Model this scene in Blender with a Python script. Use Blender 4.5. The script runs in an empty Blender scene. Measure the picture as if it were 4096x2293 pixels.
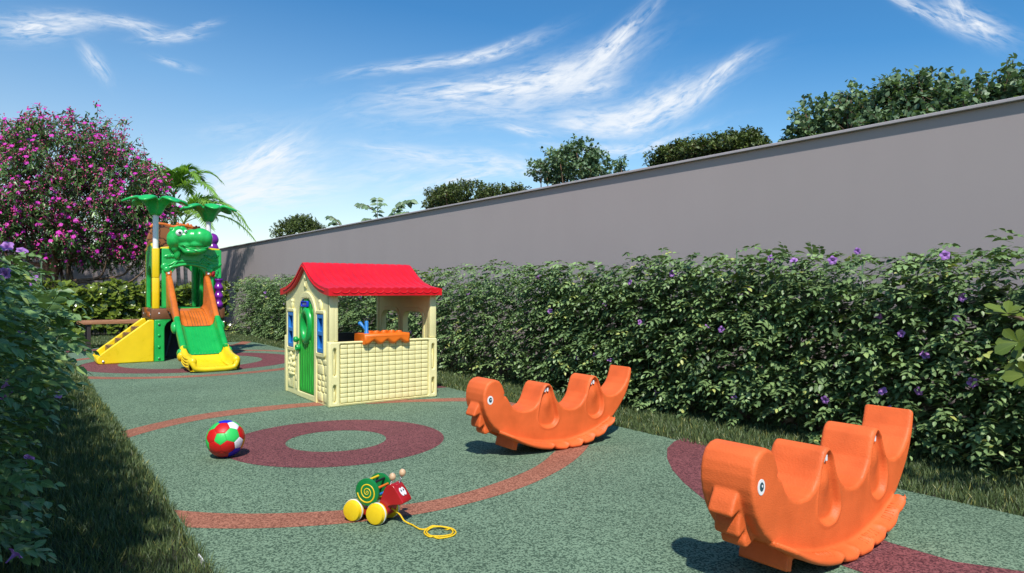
import bpy, bmesh, math, random
import numpy as np
from mathutils import Vector, Matrix, noise
from mathutils.geometry import tessellate_polygon
R = math.radians
rng = np.random.default_rng(7)
random.seed(7)
scene = bpy.context.scene
COL = scene.collection
A = R(36.8)
CA, SA = math.cos(A), math.sin(A)
def W(n, s, z=0.0):                       # garden frame: n across the path, s along it
    return (n*CA - s*SA, n*SA + s*CA, z)

# ------------------------------------------------------------------ linking
def link(o, parent=None):
    COL.objects.link(o)
    if parent is not None:
        o.parent = parent
    return o
def tag(o, label=None, cat=None, group=None, kind=None):
    if label: o['label'] = label
    if cat: o['category'] = cat
    if group: o['group'] = group
    if kind: o['kind'] = kind
    return o
def thing(name, label, cat, loc=(0, 0, 0), rz=0.0, group=None):
    o = bpy.data.objects.new(name, None)
    o.empty_display_size = 0.1
    link(o); o.location = loc; o.rotation_euler = (0, 0, rz)
    return tag(o, label, cat, group)
def copy_tree(o, parent=None):
    c = o.copy(); COL.objects.link(c)
    if parent is not None: c.parent = parent
    for ch in [x for x in o.children]:
        copy_tree(ch, c)
    return c

# ------------------------------------------------------------------ materials
def hexlin(r, g, b):
    f = lambda c: (c/255/12.92) if c/255 <= .04045 else ((c/255+.055)/1.055)**2.4
    return (f(r), f(g), f(b), 1)
class NT:
    def __init__(s, mat):
        s.t = mat.node_tree; s.n = s.t.nodes; s.l = s.t.links
    def new(s, typ, **kw):
        nd = s.n.new(typ)
        for k, v in kw.items():
            if k.startswith('i_'):
                key = k[2:]
                key = int(key) if key.isdigit() else key.replace('_', ' ')
                nd.inputs[key].default_value = v
            else: setattr(nd, k, v)
        return nd
    def link(s, a, b): s.l.new(a, b)
    def math(s, op, a, b=None, c=None, clamp=False):
        nd = s.n.new('ShaderNodeMath'); nd.operation = op; nd.use_clamp = clamp
        for i, x in enumerate((a, b, c)):
            if x is None: continue
            if hasattr(x, 'is_output'): s.l.new(x, nd.inputs[i])
            else: nd.inputs[i].default_value = x
        return nd.outputs[0]
    def ramp(s, fac, stops, interp='LINEAR'):
        nd = s.n.new('ShaderNodeValToRGB'); cr = nd.color_ramp; cr.interpolation = interp
        while len(cr.elements) < len(stops): cr.elements.new(0.5)
        for e, (p, c) in zip(cr.elements, stops):
            e.position = p; e.color = c if len(c) == 4 else (*c, 1)
        s.l.new(fac, nd.inputs[0]); return nd.outputs[0]
    def mix(s, fac, a, b, mode='MIX'):
        nd = s.n.new('ShaderNodeMix'); nd.data_type = 'RGBA'; nd.blend_type = mode
        for i, x in ((0, fac), (6, a), (7, b)):
            if hasattr(x, 'is_output'): s.l.new(x, nd.inputs[i])
            elif i == 0: nd.inputs[0].default_value = x
            else: nd.inputs[i].default_value = x if len(x) == 4 else (*x, 1)
        return nd.outputs[2]
def material(name):
    m = bpy.data.materials.new(name); m.use_nodes = True
    return m, NT(m), m.node_tree.nodes['Principled BSDF']
def c4(c): return c if len(c) == 4 else (*c, 1)

def plastic(name, col, rough=.34, bump=.12, scale=55, var=.08, stretch=None, spec=.5):
    m, t, p = material(name)
    tc = t.new('ShaderNodeTexCoord')
    mp = t.new('ShaderNodeMapping')
    if stretch: mp.inputs['Scale'].default_value = stretch
    t.link(tc.outputs['Object'], mp.inputs[0])
    n1 = t.new('ShaderNodeTexNoise', i_Scale=7.0, i_Detail=5.0); t.link(tc.outputs['Object'], n1.inputs['Vector'])
    n2 = t.new('ShaderNodeTexNoise', i_Scale=float(scale), i_Detail=4.0); t.link(mp.outputs[0], n2.inputs['Vector'])
    col = c4(col)
    dk = tuple(max(0, x*(1-var*2)) for x in col[:3]) + (1,)
    lt = tuple(min(1, x*(1+var)+var*.03) for x in col[:3]) + (1,)
    t.link(t.ramp(n1.outputs[0], [(.3, dk), (.7, lt)]), p.inputs['Base Color'])
    t.link(t.math('MULTIPLY_ADD', n1.outputs[0], .22, rough-.11), p.inputs['Roughness'])
    b = t.new('ShaderNodeBump', i_Strength=bump, i_Distance=.01)
    t.link(n2.outputs[0], b.inputs['Height']); t.link(b.outputs[0], p.inputs['Normal'])
    p.inputs['Specular IOR Level'].default_value = spec
    return m

def leafmat(name, dark, light, back=None, rough=.45, transl=.25, vein=.35, gloss=.5, warm=0.0):
    m, t, p = material(name)
    at = t.new('ShaderNodeAttribute', attribute_name='rnd')
    uv = t.new('ShaderNodeUVMap'); sp = t.new('ShaderNodeSeparateXYZ'); t.link(uv.outputs[0], sp.inputs[0])
    u, v = sp.outputs[0], sp.outputs[1]
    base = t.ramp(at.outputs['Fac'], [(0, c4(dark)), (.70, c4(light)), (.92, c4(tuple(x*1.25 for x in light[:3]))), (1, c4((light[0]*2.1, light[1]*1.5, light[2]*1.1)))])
    # vein pattern: midrib + side veins
    av = t.math('ABSOLUTE', t.math('SUBTRACT', v, .5))
    mid = t.math('LESS_THAN', av, .035)
    ph = t.math('MULTIPLY', t.math('ADD', u, t.math('MULTIPLY', av, -.7)), 44.0)
    sv = t.math('GREATER_THAN', t.math('SINE', ph), .86)
    ve = t.math('MULTIPLY', t.math('MAXIMUM', mid, t.math('MULTIPLY', sv, .55)), vein)
    colr = t.mix(ve, base, tuple(min(1, x*2.2+.02) for x in light[:3]))
    t.link(colr, p.inputs['Base Color'])
    p.inputs['Roughness'].default_value = rough
    p.inputs['Specular IOR Level'].default_value = gloss
    tr = t.new('ShaderNodeBsdfTranslucent')
    t.link(t.mix(1.0, colr, (1.2, 1.25, .5), 'MULTIPLY'), tr.inputs[0])
    mx = t.new('ShaderNodeMixShader', i_0=transl)
    out = t.n['Material Output']
    t.link(p.outputs[0], mx.inputs[1]); t.link(tr.outputs[0], mx.inputs[2]); t.link(mx.outputs[0], out.inputs[0])
    return m

def petalmat(name, c_in, c_out, transl=.25):
    m, t, p = material(name)
    at = t.new('ShaderNodeAttribute', attribute_name='rnd')
    colr = t.ramp(at.outputs['Fac'], [(0, c4(c_in)), (.45, c4(c_out)), (1, c4(tuple(min(1, x*1.15) for x in c_out[:3])))])
    t.link(colr, p.inputs['Base Color']); p.inputs['Roughness'].default_value = .55
    tr = t.new('ShaderNodeBsdfTranslucent'); t.link(colr, tr.inputs[0])
    mx = t.new('ShaderNodeMixShader', i_0=transl)
    t.link(p.outputs[0], mx.inputs[1]); t.link(tr.outputs[0], mx.inputs[2]); t.link(mx.outputs[0], t.n['Material Output'].inputs[0])
    return m

def rubber(name, dark, light, scale=135):
    m, t, p = material(name)
    tc = t.new('ShaderNodeTexCoord')
    n1 = t.new('ShaderNodeTexNoise', i_Scale=float(scale), i_Detail=3.0, i_Roughness=.65); t.link(tc.outputs['Object'], n1.inputs['Vector'])
    v1 = t.new('ShaderNodeTexVoronoi', i_Scale=float(scale*1.15)); t.link(tc.outputs['Object'], v1.inputs['Vector'])
    sv = t.new('ShaderNodeSeparateColor'); t.link(v1.outputs['Color'], sv.inputs[0])
    n2 = t.new('ShaderNodeTexNoise', i_Scale=1.1, i_Detail=6.0, i_Roughness=.6); t.link(tc.outputs['Object'], n2.inputs['Vector'])
    f = t.math('ADD', t.math('MULTIPLY', n1.outputs[0], .55), t.math('MULTIPLY', sv.outputs[0], .45))
    mid = tuple((a+b)/2 for a, b in zip(dark, light))
    col = t.ramp(f, [(.38, c4(dark)), (.48, c4(mid)), (.60, c4(light))])
    worn = t.ramp(n2.outputs[0], [(.3, (.84, .84, .84)), (.7, (1.1, 1.1, 1.1))])
    t.link(t.mix(1.0, col, worn, 'MULTIPLY'), p.inputs['Base Color'])
    p.inputs['Roughness'].default_value = .85; p.inputs['Specular IOR Level'].default_value = .25
    b = t.new('ShaderNodeBump', i_Strength=.5, i_Distance=.004); t.link(f, b.inputs['Height']); t.link(b.outputs[0], p.inputs['Normal'])
    return m

def simple(name, col, rough=.5, metal=0.0, nscale=30, var=.1, bump=0.0):
    m, t, p = material(name)
    tc = t.new('ShaderNodeTexCoord')
    n1 = t.new('ShaderNodeTexNoise', i_Scale=float(nscale), i_Detail=6.0); t.link(tc.outputs['Object'], n1.inputs['Vector'])
    col = c4(col)
    t.link(t.ramp(n1.outputs[0], [(.3, tuple(x*(1-var) for x in col[:3])), (.7, tuple(min(1, x*(1+var)) for x in col[:3]))]), p.inputs['Base Color'])
    p.inputs['Roughness'].default_value = rough; p.inputs['Metallic'].default_value = metal
    if bump:
        b = t.new('ShaderNodeBump', i_Strength=bump, i_Distance=.01); t.link(n1.outputs[0], b.inputs['Height']); t.link(b.outputs[0], p.inputs['Normal'])
    return m

M = {}
M['orange'] = plastic('orange_plastic', (.78, .138, .031), .52, .20, 130, .09, (1, 1, 1.6), .35)
M['cream'] = plastic('cream_plastic', (.84, .77, .385), .45, .06, 80, .03)
M['red'] = plastic('red_plastic', (.70, .005, .014), .40, .06, 60, .07)
M['green'] = plastic('green_plastic', (.018, .44, .088), .28, .06, 40, .08)
M['lime'] = plastic('bright_green_plastic', (.008, .36, .065), .30, .05, 40, .06)
M['doorgreen'] = plastic('door_green_plastic', (.012, .34, .03), .4, .08, 60, .08)
M['grain'] = plastic('door_grain_green', (.05, .52, .06), .4, .05, 60, .06)
M['yellow'] = plastic('yellow_plastic', (.86, .60, .010), .30, .05, 45, .04)
M['tororange'] = plastic('slide_orange_plastic', (.62, .15, .018), .28, .06, 45, .10)
M['counter'] = plastic('counter_orange_plastic', (.82, .17, .010), .42, .08, 60, .06)
M['brown'] = plastic('brown_plastic', (.20, .082, .035), .36, .08, 45, .16)
M['purple'] = plastic('purple_plastic', (.19, .014, .30), .22, .05, 45, .12)
M['blue'] = plastic('blue_plastic', (.022, .20, .56), .42, .05, 60, .05)
M['signblue'] = plastic('sign_blue', (.012, .035, .60), .35, .03, 60, .05)
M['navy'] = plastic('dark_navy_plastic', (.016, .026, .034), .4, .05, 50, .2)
M['navyrib'] = plastic('steel_blue_plastic', (.05, .09, .13), .4, .05, 50, .2)
M['white'] = plastic('white_plastic', (.80, .79, .80), .35, .02, 60, .03)
M['black'] = simple('black_paint', (.012, .012, .014), .35)
M['teal'] = simple('teal_paint', (.022, .075, .10), .3)
M['metal'] = simple('bright_metal', (.62, .62, .64), .28, 1.0)
M['wood'] = simple('beech_wood', (.62, .40, .24), .45, 0, 60, .12)
M['snailgreen'] = plastic('lacquered_green_wood', (.006, .19, .045), .28, .03, 60, .05)
M['snailred'] = plastic('lacquered_red_wood', (.42, .010, .014), .25, .03, 60, .08)
M['snailyellow'] = plastic('lacquered_yellow_wood', (.83, .56, .012), .32, .05, 60, .06)
M['cord'] = simple('yellow_cord', (.86, .52, .008), .7, 0, 300, .25, .4)
for k, c in dict(ballred=(.60, .006, .006), ballgreen=(.03, .55, .10), ballblue=(.006, .012, .55), ballwhite=(.80, .78, .82), ballyellow=(.85, .42, .01)).items():
    M[k] = plastic(k, c, .42, .10, 120, .05)
M['seam'] = simple('ball_seam', (.03, .03, .03), .8)
M['rg'] = rubber('green_rubber_granules', (.048, .088, .055), (.200, .292, .192))
M['rp'] = rubber('purple_rubber_granules', (.080, .025, .029), (.250, .084, .086))
M['rs'] = rubber('salmon_rubber_granules', (.195, .070, .043), (.41, .168, .107))
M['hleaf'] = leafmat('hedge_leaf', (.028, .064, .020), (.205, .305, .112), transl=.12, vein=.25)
M['hleaf2'] = leafmat('shaded_hedge_leaf', (.038, .090, .030), (.185, .305, .105), transl=.18, vein=.30)
M['cleaf'] = leafmat('glossy_leaf', (.040, .075, .010), (.150, .200, .026), rough=.24, transl=.12, vein=.06, gloss=.6)
M['bigleaf'] = leafmat('broad_glossy_leaf', (.060, .105, .012), (.175, .225, .028), rough=.38, transl=.10, vein=.08, gloss=.5)
M['tleaf'] = leafmat('tree_leaf', (.034, .095, .028), (.120, .230, .062), rough=.35, transl=.2, vein=.1)
M['bleaf'] = leafmat('round_tree_leaf', (.045, .095, .048), (.170, .260, .125), rough=.5, transl=.2, vein=.1)
M['dleaf'] = leafmat('dark_tree_leaf', (.024, .048, .010), (.105, .145, .030), rough=.5, transl=.15, vein=.05)
M['pleaf'] = leafmat('palm_leaf', (.075, .195, .030), (.26, .45, .085), rough=.35, transl=.35, vein=.05)
M['stem'] = simple('green_stem', (.065, .130, .060), .6, 0, 40, .3)
M['rachis'] = simple('palm_rachis', (.26, .24, .055), .5, 0, 20, .2)
M['bark'] = simple('rough_bark', (.15, .095, .06), .9, 0, 14, .45, .8)
M['brick'] = simple('red_brown_bark', (.32, .15, .09), .9, 0, 30, .4, .8)
M['violet'] = petalmat('violet_petal', (.06, .012, .12), (.42, .185, .56))
M['magenta'] = petalmat('magenta_petal', (.66, .08, .52), (.62, .008, .43))
M['bud'] = simple('pink_bud', (.55, .06, .19), .5)
M['gblade'] = leafmat('grass_blade', (.034, .068, .020), (.155, .205, .075), rough=.5, transl=.2, vein=0)
M['soil'] = simple('dark_soil', (.030, .030, .016), .95, 0, 25, .4, .5)

# ------------------------------------------------------------------ mesh helpers
def obj(name, bm, mat, parent=None, smooth=40):
    me = bpy.data.meshes.new(name)
    bmesh.ops.recalc_face_normals(bm, faces=bm.faces)
    bm.to_mesh(me); bm.free()
    return obj_me(name, me, mat, parent, smooth)
def obj_me(name, me, mat, parent=None, smooth=40):
    for m in (mat if isinstance(mat, (list, tuple)) else [mat]): me.materials.append(m)
    if smooth:
        me.polygons.foreach_set('use_smooth', [True]*len(me.polygons))
        if smooth < 180: me.set_sharp_from_angle(angle=R(smooth))
    return link(bpy.data.objects.new(name, me), parent)
def fmesh(name, V, F, mat, parent=None, rnd=None, uv=None, smooth=True):
    """big mesh of triangles (or quads) from numpy arrays; rnd per vertex, uv per vertex"""
    V = np.asarray(V, np.float32); F = np.asarray(F, np.int32)
    me = bpy.data.meshes.new(name); k = F.shape[1]
    me.vertices.add(len(V)); me.vertices.foreach_set('co', V.ravel())
    me.loops.add(F.size); me.loops.foreach_set('vertex_index', F.ravel())
    me.polygons.add(len(F)); me.polygons.foreach_set('loop_start', np.arange(0, F.size, k, dtype=np.int32))
    if rnd is not None:
        a = me.attributes.new('rnd', 'FLOAT', 'POINT'); a.data.foreach_set('value', np.asarray(rnd, np.float32))
    if uv is not None:
        l = me.uv_layers.new(name='UVMap'); l.data.foreach_set('uv', np.asarray(uv, np.float32)[F.ravel()].ravel())
    me.update(calc_edges=True); me.validate()
    me.polygons.foreach_set('use_smooth', [smooth]*len(me.polygons))
    for m in (mat if isinstance(mat, (list, tuple)) else [mat]): me.materials.append(m)
    return link(bpy.data.objects.new(name, me), parent)

def add_box(bm, x0, x1, y0, y1, z0, z1, bev=0.0, seg=2, mi=0):
    r = bmesh.ops.create_cube(bm, size=1.0)
    vs = r['verts']
    for v in vs:
        v.co = Vector((x0+(v.co.x+.5)*(x1-x0), y0+(v.co.y+.5)*(y1-y0), z0+(v.co.z+.5)*(z1-z0)))
    fs = list({f for v in vs for f in v.link_faces})
    for f in fs: f.material_index = mi
    if bev > 0:
        es = list({e for v in vs for e in v.link_edges})
        r = bmesh.ops.bevel(bm, geom=es, offset=bev, segments=seg, affect='EDGES', profile=.5)
        for f in r['faces']: f.material_index = mi
def frame_of(d):
    d = d.normalized()
    up = Vector((0, 0, 1)) if abs(d.z) < .95 else Vector((1, 0, 0))
    a = d.cross(up).normalized(); return a, d.cross(a).normalized()
def add_tube(bm, pts, rad, seg=8, cap=True, mi=0, closed=False):
    pts = [Vector(p) for p in pts]
    rad = rad if isinstance(rad, (list, tuple)) else [rad]*len(pts)
    rings = []; prev = None
    n = len(pts)
    for i, p in enumerate(pts):
        if closed: d = pts[(i+1) % n]-pts[i-1]
        else: d = pts[min(i+1, n-1)]-pts[max(i-1, 0)]
        d = d.normalized()
        if prev is None: a, b = frame_of(d)
        else:
            a = (prev - d*prev.dot(d)).normalized(); b = d.cross(a)
        prev = a
        rings.append([bm.verts.new(p + (a*math.cos(2*math.pi*k/seg)+b*math.sin(2*math.pi*k/seg))*rad[i]) for k in range(seg)])
    m = n if closed else n-1
    for i in range(m):
        r0, r1 = rings[i], rings[(i+1) % n]
        for k in range(seg):
            f = bm.faces.new((r0[k], r0[(k+1) % seg], r1[(k+1) % seg], r1[k])); f.material_index = mi
    if cap and not closed:
        for rr in (rings[0][::-1], rings[-1]):
            f = bm.faces.new(rr); f.material_index = mi
def add_lathe(bm, prof, mat=Matrix(), seg=24, mi=0):
    """prof: list of (r,z) turned about local z"""
    rings = []
    for r, z in prof:
        if r <= 1e-6: rings.append([bm.verts.new(mat @ Vector((0, 0, z)))])
        else: rings.append([bm.verts.new(mat @ Vector((r*math.cos(2*math.pi*k/seg), r*math.sin(2*math.pi*k/seg), z))) for k in range(seg)])
    for a, b in zip(rings, rings[1:]):
        for k in range(seg):
            k2 = (k+1) % seg
            if len(a) == 1 and len(b) == 1: continue
            if len(a) == 1: f = bm.faces.new((a[0], b[k2], b[k]))
            elif len(b) == 1: f = bm.faces.new((a[k], a[k2], b[0]))
            else: f = bm.faces.new((a[k], a[k2], b[k2], b[k]))
            f.material_index = mi
    for rr, fl in ((rings[0], True), (rings[-1], False)):
        if len(rr) > 1:
            f = bm.faces.new(rr[::-1] if fl else rr); f.material_index = mi
def rcyl(r, h, b):      # rounded cylinder profile
    return [(0, 0), (r-b, 0), (r-b*.3, b*.3), (r, b), (r, h-b), (r-b*.3, h-b*.3), (r-b, h), (0, h)]
def add_ball(bm, c, r, seg=16, mi=0, rot=None):
    c = Vector(c); r = r if isinstance(r, (tuple, list)) else (r, r, r)
    g = bmesh.ops.create_uvsphere(bm, u_segments=seg, v_segments=max(6, seg*2//3), radius=1.0)
    for v in g['verts']:
        p = Vector((v.co.x*r[0], v.co.y*r[1], v.co.z*r[2]))
        if rot is not None: p = rot @ p
        v.co = p + c
    for f in {f for v in g['verts'] for f in v.link_faces}: f.material_index = mi
def area2(p): return sum(p[i-1][0]*p[i][1]-p[i][0]*p[i-1][1] for i in range(len(p)))/2
def offset_loop(p, d):
    n = len(p); out = []
    for i in range(n):
        a, b, c = Vector(p[i-1]), Vector(p[i]), Vector(p[(i+1) % n])
        e1 = (b-a); e2 = (c-b)
        if e1.length < 1e-9: e1 = e2
        if e2.length < 1e-9: e2 = e1
        e1.normalize(); e2.normalize()
        n1 = Vector((-e1.y, e1.x)); n2 = Vector((-e2.y, e2.x))
        m = n1+n2
        if m.length < 1e-6: m = n1
        m.normalize(); k = 1/max(.45, m.dot(n1))
        out.append((b.x+m.x*d*k, b.y+m.y*d*k))
    return out
def add_plate(bm, outer, holes=(), h=.03, bev=.006, mat=Matrix(), mi=0, back=True, seg=3):
    """2D outline (with holes) in local xy, extruded to z=h, front edge at z=h rounded"""
    loops = [list(outer) if area2(outer) > 0 else list(outer)[::-1]]
    for q in holes: loops.append(list(q) if area2(q) < 0 else list(q)[::-1])
    prof = [(0, 0)] if not (back and bev) else [(bev*(1-math.sin(math.pi/2*k/seg)), bev*(1-math.cos(math.pi/2*k/seg))) for k in range(seg+1)]
    if not (back and bev): prof = [(0., 0.)]
    top = [(bev*(1-math.cos(math.pi/2*k/seg)), h-bev*(1-math.sin(math.pi/2*k/seg))) for k in range(seg+1)] if bev else [(0., h)]
    if bev: top.append((bev*1.2+.0006, h))
    if bev and back: prof.insert(0, (bev*1.2+.0006, 0.))
    st = prof+top
    first, last = [], []
    for L in loops:
        rings = []
        for ins, z in st:
            q = offset_loop(L, ins) if ins > 1e-9 else L
            rings.append([bm.verts.new(mat @ Vector((x, y, z))) for x, y in q])
        m = len(L)
        for a, b in zip(rings, rings[1:]):
            for k in range(m):
                f = bm.faces.new((a[k], a[(k+1) % m], b[(k+1) % m], b[k])); f.material_index = mi
        first.append(rings[0]); last.append(rings[-1])
    if len(loops) > 2:          # several openings: let bmesh fill the faces between the loops
        for grp in (first, last):
            es = []
            for g in grp:
                for k in range(len(g)):
                    e = bm.edges.get((g[k], g[(k+1) % len(g)]))
                    es.append(e)
            r = bmesh.ops.triangle_fill(bm, use_beauty=True, use_dissolve=False, edges=es, normal=(mat.to_3x3() @ Vector((0, 0, 1))))
            for f in r['geom']:
                if isinstance(f, bmesh.types.BMFace): f.material_index = mi
        return
    tris = tessellate_polygon([[Vector((x, y, 0)) for x, y in L] for L in loops])
    for grp, fl in ((first, True), (last, False)):
        flat = [v for g in grp for v in g]
        for t in tris:
            vs = [flat[i] for i in t]
            if len(set(vs)) < 3: continue
            try: f = bm.faces.new(vs); f.material_index = mi
            except ValueError: pass
def arcpts(cx, cy, rx, ry, a0, a1, n):
    return [(cx+rx*math.cos(R(a0+(a1-a0)*i/n)), cy+ry*math.sin(R(a0+(a1-a0)*i/n))) for i in range(n+1)]
def rrect(x0, x1, y0, y1, r, n=5):
    return arcpts(x1-r, y0+r, r, r, -90, 0, n)+arcpts(x1-r, y1-r, r, r, 0, 90, n)+arcpts(x0+r, y1-r, r, r, 90, 180, n)+arcpts(x0+r, y0+r, r, r, 180, 270, n)
def smooth_closed(p, k=4):
    """Catmull-Rom resample of a closed 2D outline"""
    n = len(p); out = []
    for i in range(n):
        p0, p1, p2, p3 = (Vector(p[(i+j) % n]) for j in (-1, 0, 1, 2))
        for j in range(k):
            t = j/k
            q = .5*((2*p1)+(p2-p0)*t+(2*p0-5*p1+4*p2-p3)*t*t+(3*p1-p0-3*p2+p3)*t*t*t)
            out.append(tuple(q))
    return out
def smooth_open(p, k=6):
    p = [Vector(q) for q in p]; n = len(p); out = []
    for i in range(n-1):
        p0, p1, p2, p3 = p[max(i-1, 0)], p[i], p[i+1], p[min(i+2, n-1)]
        for j in range(k):
            t = j/k
            out.append(.5*((2*p1)+(p2-p0)*t+(2*p0-5*p1+4*p2-p3)*t*t+(3*p1-p0-3*p2+p3)*t*t*t))
    out.append(p[-1]); return out
# orientation matrices: plate xy -> world axes of the local frame
MX = lambda x, flip=False: Matrix(((0, 0, -1, x), (1, 0, 0, 0), (0, 1, 0, 0), (0, 0, 0, 1)))   # plate (x,y)->(Y,Z), z -> -X
MXp = lambda x: Matrix(((0, 0, 1, x), (1, 0, 0, 0), (0, 1, 0, 0), (0, 0, 0, 1)))                 # z -> +X
MY = lambda y: Matrix(((1, 0, 0, 0), (0, 0, -1, y), (0, 1, 0, 0), (0, 0, 0, 1)))                 # plate (x,y)->(X,Z), z -> -Y
MYp = lambda y: Matrix(((1, 0, 0, 0), (0, 0, 1, y), (0, 1, 0, 0), (0, 0, 0, 1)))                 # z -> +Y
MZ = lambda z: Matrix.Translation((0, 0, z))

def remeshed(bm, voxel, smooth_it=4, fac=.5):
    bmesh.ops.recalc_face_normals(bm, faces=bm.faces)
    me = bpy.data.meshes.new('tmp'); bm.to_mesh(me); bm.free()
    o = bpy.data.objects.new('tmp', me); COL.objects.link(o)
    md = o.modifiers.new('r', 'REMESH'); md.mode = 'VOXEL'; md.voxel_size = voxel
    if smooth_it:
        ms = o.modifiers.new('s', 'SMOOTH'); ms.iterations = smooth_it; ms.factor = fac
    dg = bpy.context.evaluated_depsgraph_get(); dg.update()
    out = bpy.data.meshes.new_from_object(o.evaluated_get(dg))
    bpy.data.objects.remove(o); bpy.data.meshes.remove(me)
    return out

# ------------------------------------------------------------------ leaves (numpy)
T8 = np.array([[0, 0, 0], [.28, .46, .10], [.30, 0, 0], [.28, -.46, .10], [.64, .38, .07], [.66, 0, 0], [.64, -.38, .07], [1, 0, 0]], float)
F8 = np.array([[0, 3, 2], [0, 2, 1], [2, 3, 6], [2, 6, 5], [1, 2, 5], [1, 5, 4], [5, 6, 7], [4, 5, 7]])
T4 = np.array([[0, 0, 0], [.45, .46, .08], [.45, -.46, .08], [1, 0, 0]], float)
F4 = np.array([[0, 2, 3], [0, 3, 1]])
def obov():     # leaf widest near its rounded tip
    u = [0, .3, .62, .85, 1.0]; w = [.05, .20, .44, .40, .0]
    T = [[0, 0, 0]]
    for a, b in zip(u[1:-1], w[1:-1]): T += [[a, b, .10*b*2], [a, 0, 0], [a, -b, .10*b*2]]
    T.append([1, 0, 0])
    F = [[0, 3, 2], [0, 2, 1]]
    for i in (1, 4):
        F += [[i+1, i+2, i+5], [i+1, i+5, i+4], [i, i+1, i+4], [i, i+4, i+3]]
    F += [[8, 9, 10], [7, 8, 10]]
    return np.array(T, float), np.array(F)
TO, FO = obov()
def norm(v): return v/np.maximum(1e-9, np.linalg.norm(v, axis=-1, keepdims=True))
def leaves(P, D, N, L, Wd, rnd, T=T8, F=F8, droop=.18, fold=1.0):
    P, D, N = (np.asarray(a, float) for a in (P, D, N))
    D = norm(D); N = norm(N - D*np.sum(N*D, 1, keepdims=True)); S = np.cross(N, D)
    n = len(P); L = np.broadcast_to(L, n)[:, None, None]; Wd = np.broadcast_to(Wd, n)[:, None, None]
    u, v, h = T[:, 0][None, :, None], T[:, 1][None, :, None], T[:, 2][None, :, None]*fold
    V = P[:, None] + D[:, None]*u*L + S[:, None]*v*Wd + N[:, None]*(h*Wd - droop*u*u*L)
    k = len(T)
    FF = (F[None]+(np.arange(n)*k)[:, None, None]).reshape(-1, 3)
    uv = np.tile(np.c_[T[:, 0], T[:, 1]+.5], (n, 1))
    return V.reshape(-1, 3), FF, np.repeat(rnd, k), uv
def join(parts):
    V, F, r, u = [], [], [], []; o = 0
    for a, b, c, d in parts:
        V.append(a); F.append(b+o); r.append(c); u.append(d); o += len(a)
    return np.concatenate(V), np.concatenate(F), np.concatenate(r), np.concatenate(u)
def sticks(P0, P1, r):
    """thin three-sided sticks"""
    P0, P1 = np.asarray(P0, float), np.asarray(P1, float)
    d = norm(P1-P0); up = np.where(np.abs(d[:, 2:3]) < .9, np.array([[0, 0, 1.]]), np.array([[1., 0, 0]]))
    a = norm(np.cross(d, up)); b = np.cross(d, a); n = len(P0); r = np.broadcast_to(r, n)[:, None]
    ring = [a*math.cos(t)+b*math.sin(t) for t in (0, 2.094, 4.189)]
    V = np.stack([P0+q*r for q in ring]+[P1+q*r*.7 for q in ring], 1).reshape(-1, 3)
    f = np.array([[0, 1, 4], [0, 4, 3], [1, 2, 5], [1, 5, 4], [2, 0, 3], [2, 3, 5]])
    F = (f[None]+(np.arange(n)*6)[:, None, None]).reshape(-1, 3)
    return V, F, np.full(len(V), .3), np.zeros((len(V), 2))
# ================================================================== camera, light, sky
cam = bpy.data.cameras.new('camera'); camo = bpy.data.objects.new('camera', cam); COL.objects.link(camo)
scene.cycles.max_bounces = 6; scene.cycles.diffuse_bounces = 3; scene.cycles.glossy_bounces = 3; scene.cycles.transmission_bounces = 3
scene.cycles.caustics_reflective = False; scene.cycles.caustics_refractive = False
camo.location = (0, 0, 1.0); camo.rotation_euler = (R(90), 0, 0)
cam.sensor_width = 36; cam.lens = 24.0; cam.clip_start = .05; cam.clip_end = 500; cam.shift_y = .0033
scene.camera = camo
FPX, HY = 2730.7, 1160.0
def G(px, py):                    # a point of the ground read off the photograph
    d = FPX/(py-HY); return ((px-2048)/FPX*d, d)
SUN_EL, SUN_DX, SUN_DY = R(52), -.09, 1.0      # horizontal direction in which shadows fall
sd = bpy.data.lights.new('sun', 'SUN'); sd.energy = 4.9; sd.angle = R(1.1); sd.color = (1.0, .955, .88)
so = bpy.data.objects.new('sun', sd); COL.objects.link(so); so.location = (-5, -10, 20)
hl = math.hypot(SUN_DX, SUN_DY); hx, hy = SUN_DX/hl, SUN_DY/hl
sdir = Vector((hx*math.cos(SUN_EL), hy*math.cos(SUN_EL), -math.sin(SUN_EL)))
so.rotation_euler = sdir.to_track_quat('-Z', 'Y').to_euler()
scene.view_settings.view_transform = 'Standard'; scene.view_settings.look = 'None'
scene.view_settings.exposure = .08; scene.view_settings.gamma = 1
w = bpy.data.worlds.new('World'); scene.world = w; w.use_nodes = True
wt = NT(w)
bg = wt.n['Background']; bg.inputs['Strength'].default_value = .105
sky = wt.new('ShaderNodeTexSky'); sky.sky_type = 'NISHITA'; sky.sun_disc = False
sky.sun_elevation = SUN_EL; sky.sun_rotation = math.atan2(-hx, -hy)
sky.altitude = 200; sky.air_density = 1.0; sky.dust_density = .5; sky.ozone_density = 2.5
tc = wt.new('ShaderNodeTexCoord'); sx = wt.new('ShaderNodeSeparateXYZ'); wt.link(tc.outputs['Generated'], sx.inputs[0])
yy = wt.math('MAXIMUM', sx.outputs[1], .08)
ca_ = wt.math('DIVIDE', sx.outputs[0], yy); cb_ = wt.math('DIVIDE', sx.outputs[2], yy)
wn = wt.new('ShaderNodeTexNoise', i_Scale=2.4, i_Detail=1.0, i_Roughness=.4); wt.link(tc.outputs['Generated'], wn.inputs['Vector'])
ws = wt.new('ShaderNodeSeparateColor'); wt.link(wn.outputs['Color'], ws.inputs[0])
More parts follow.
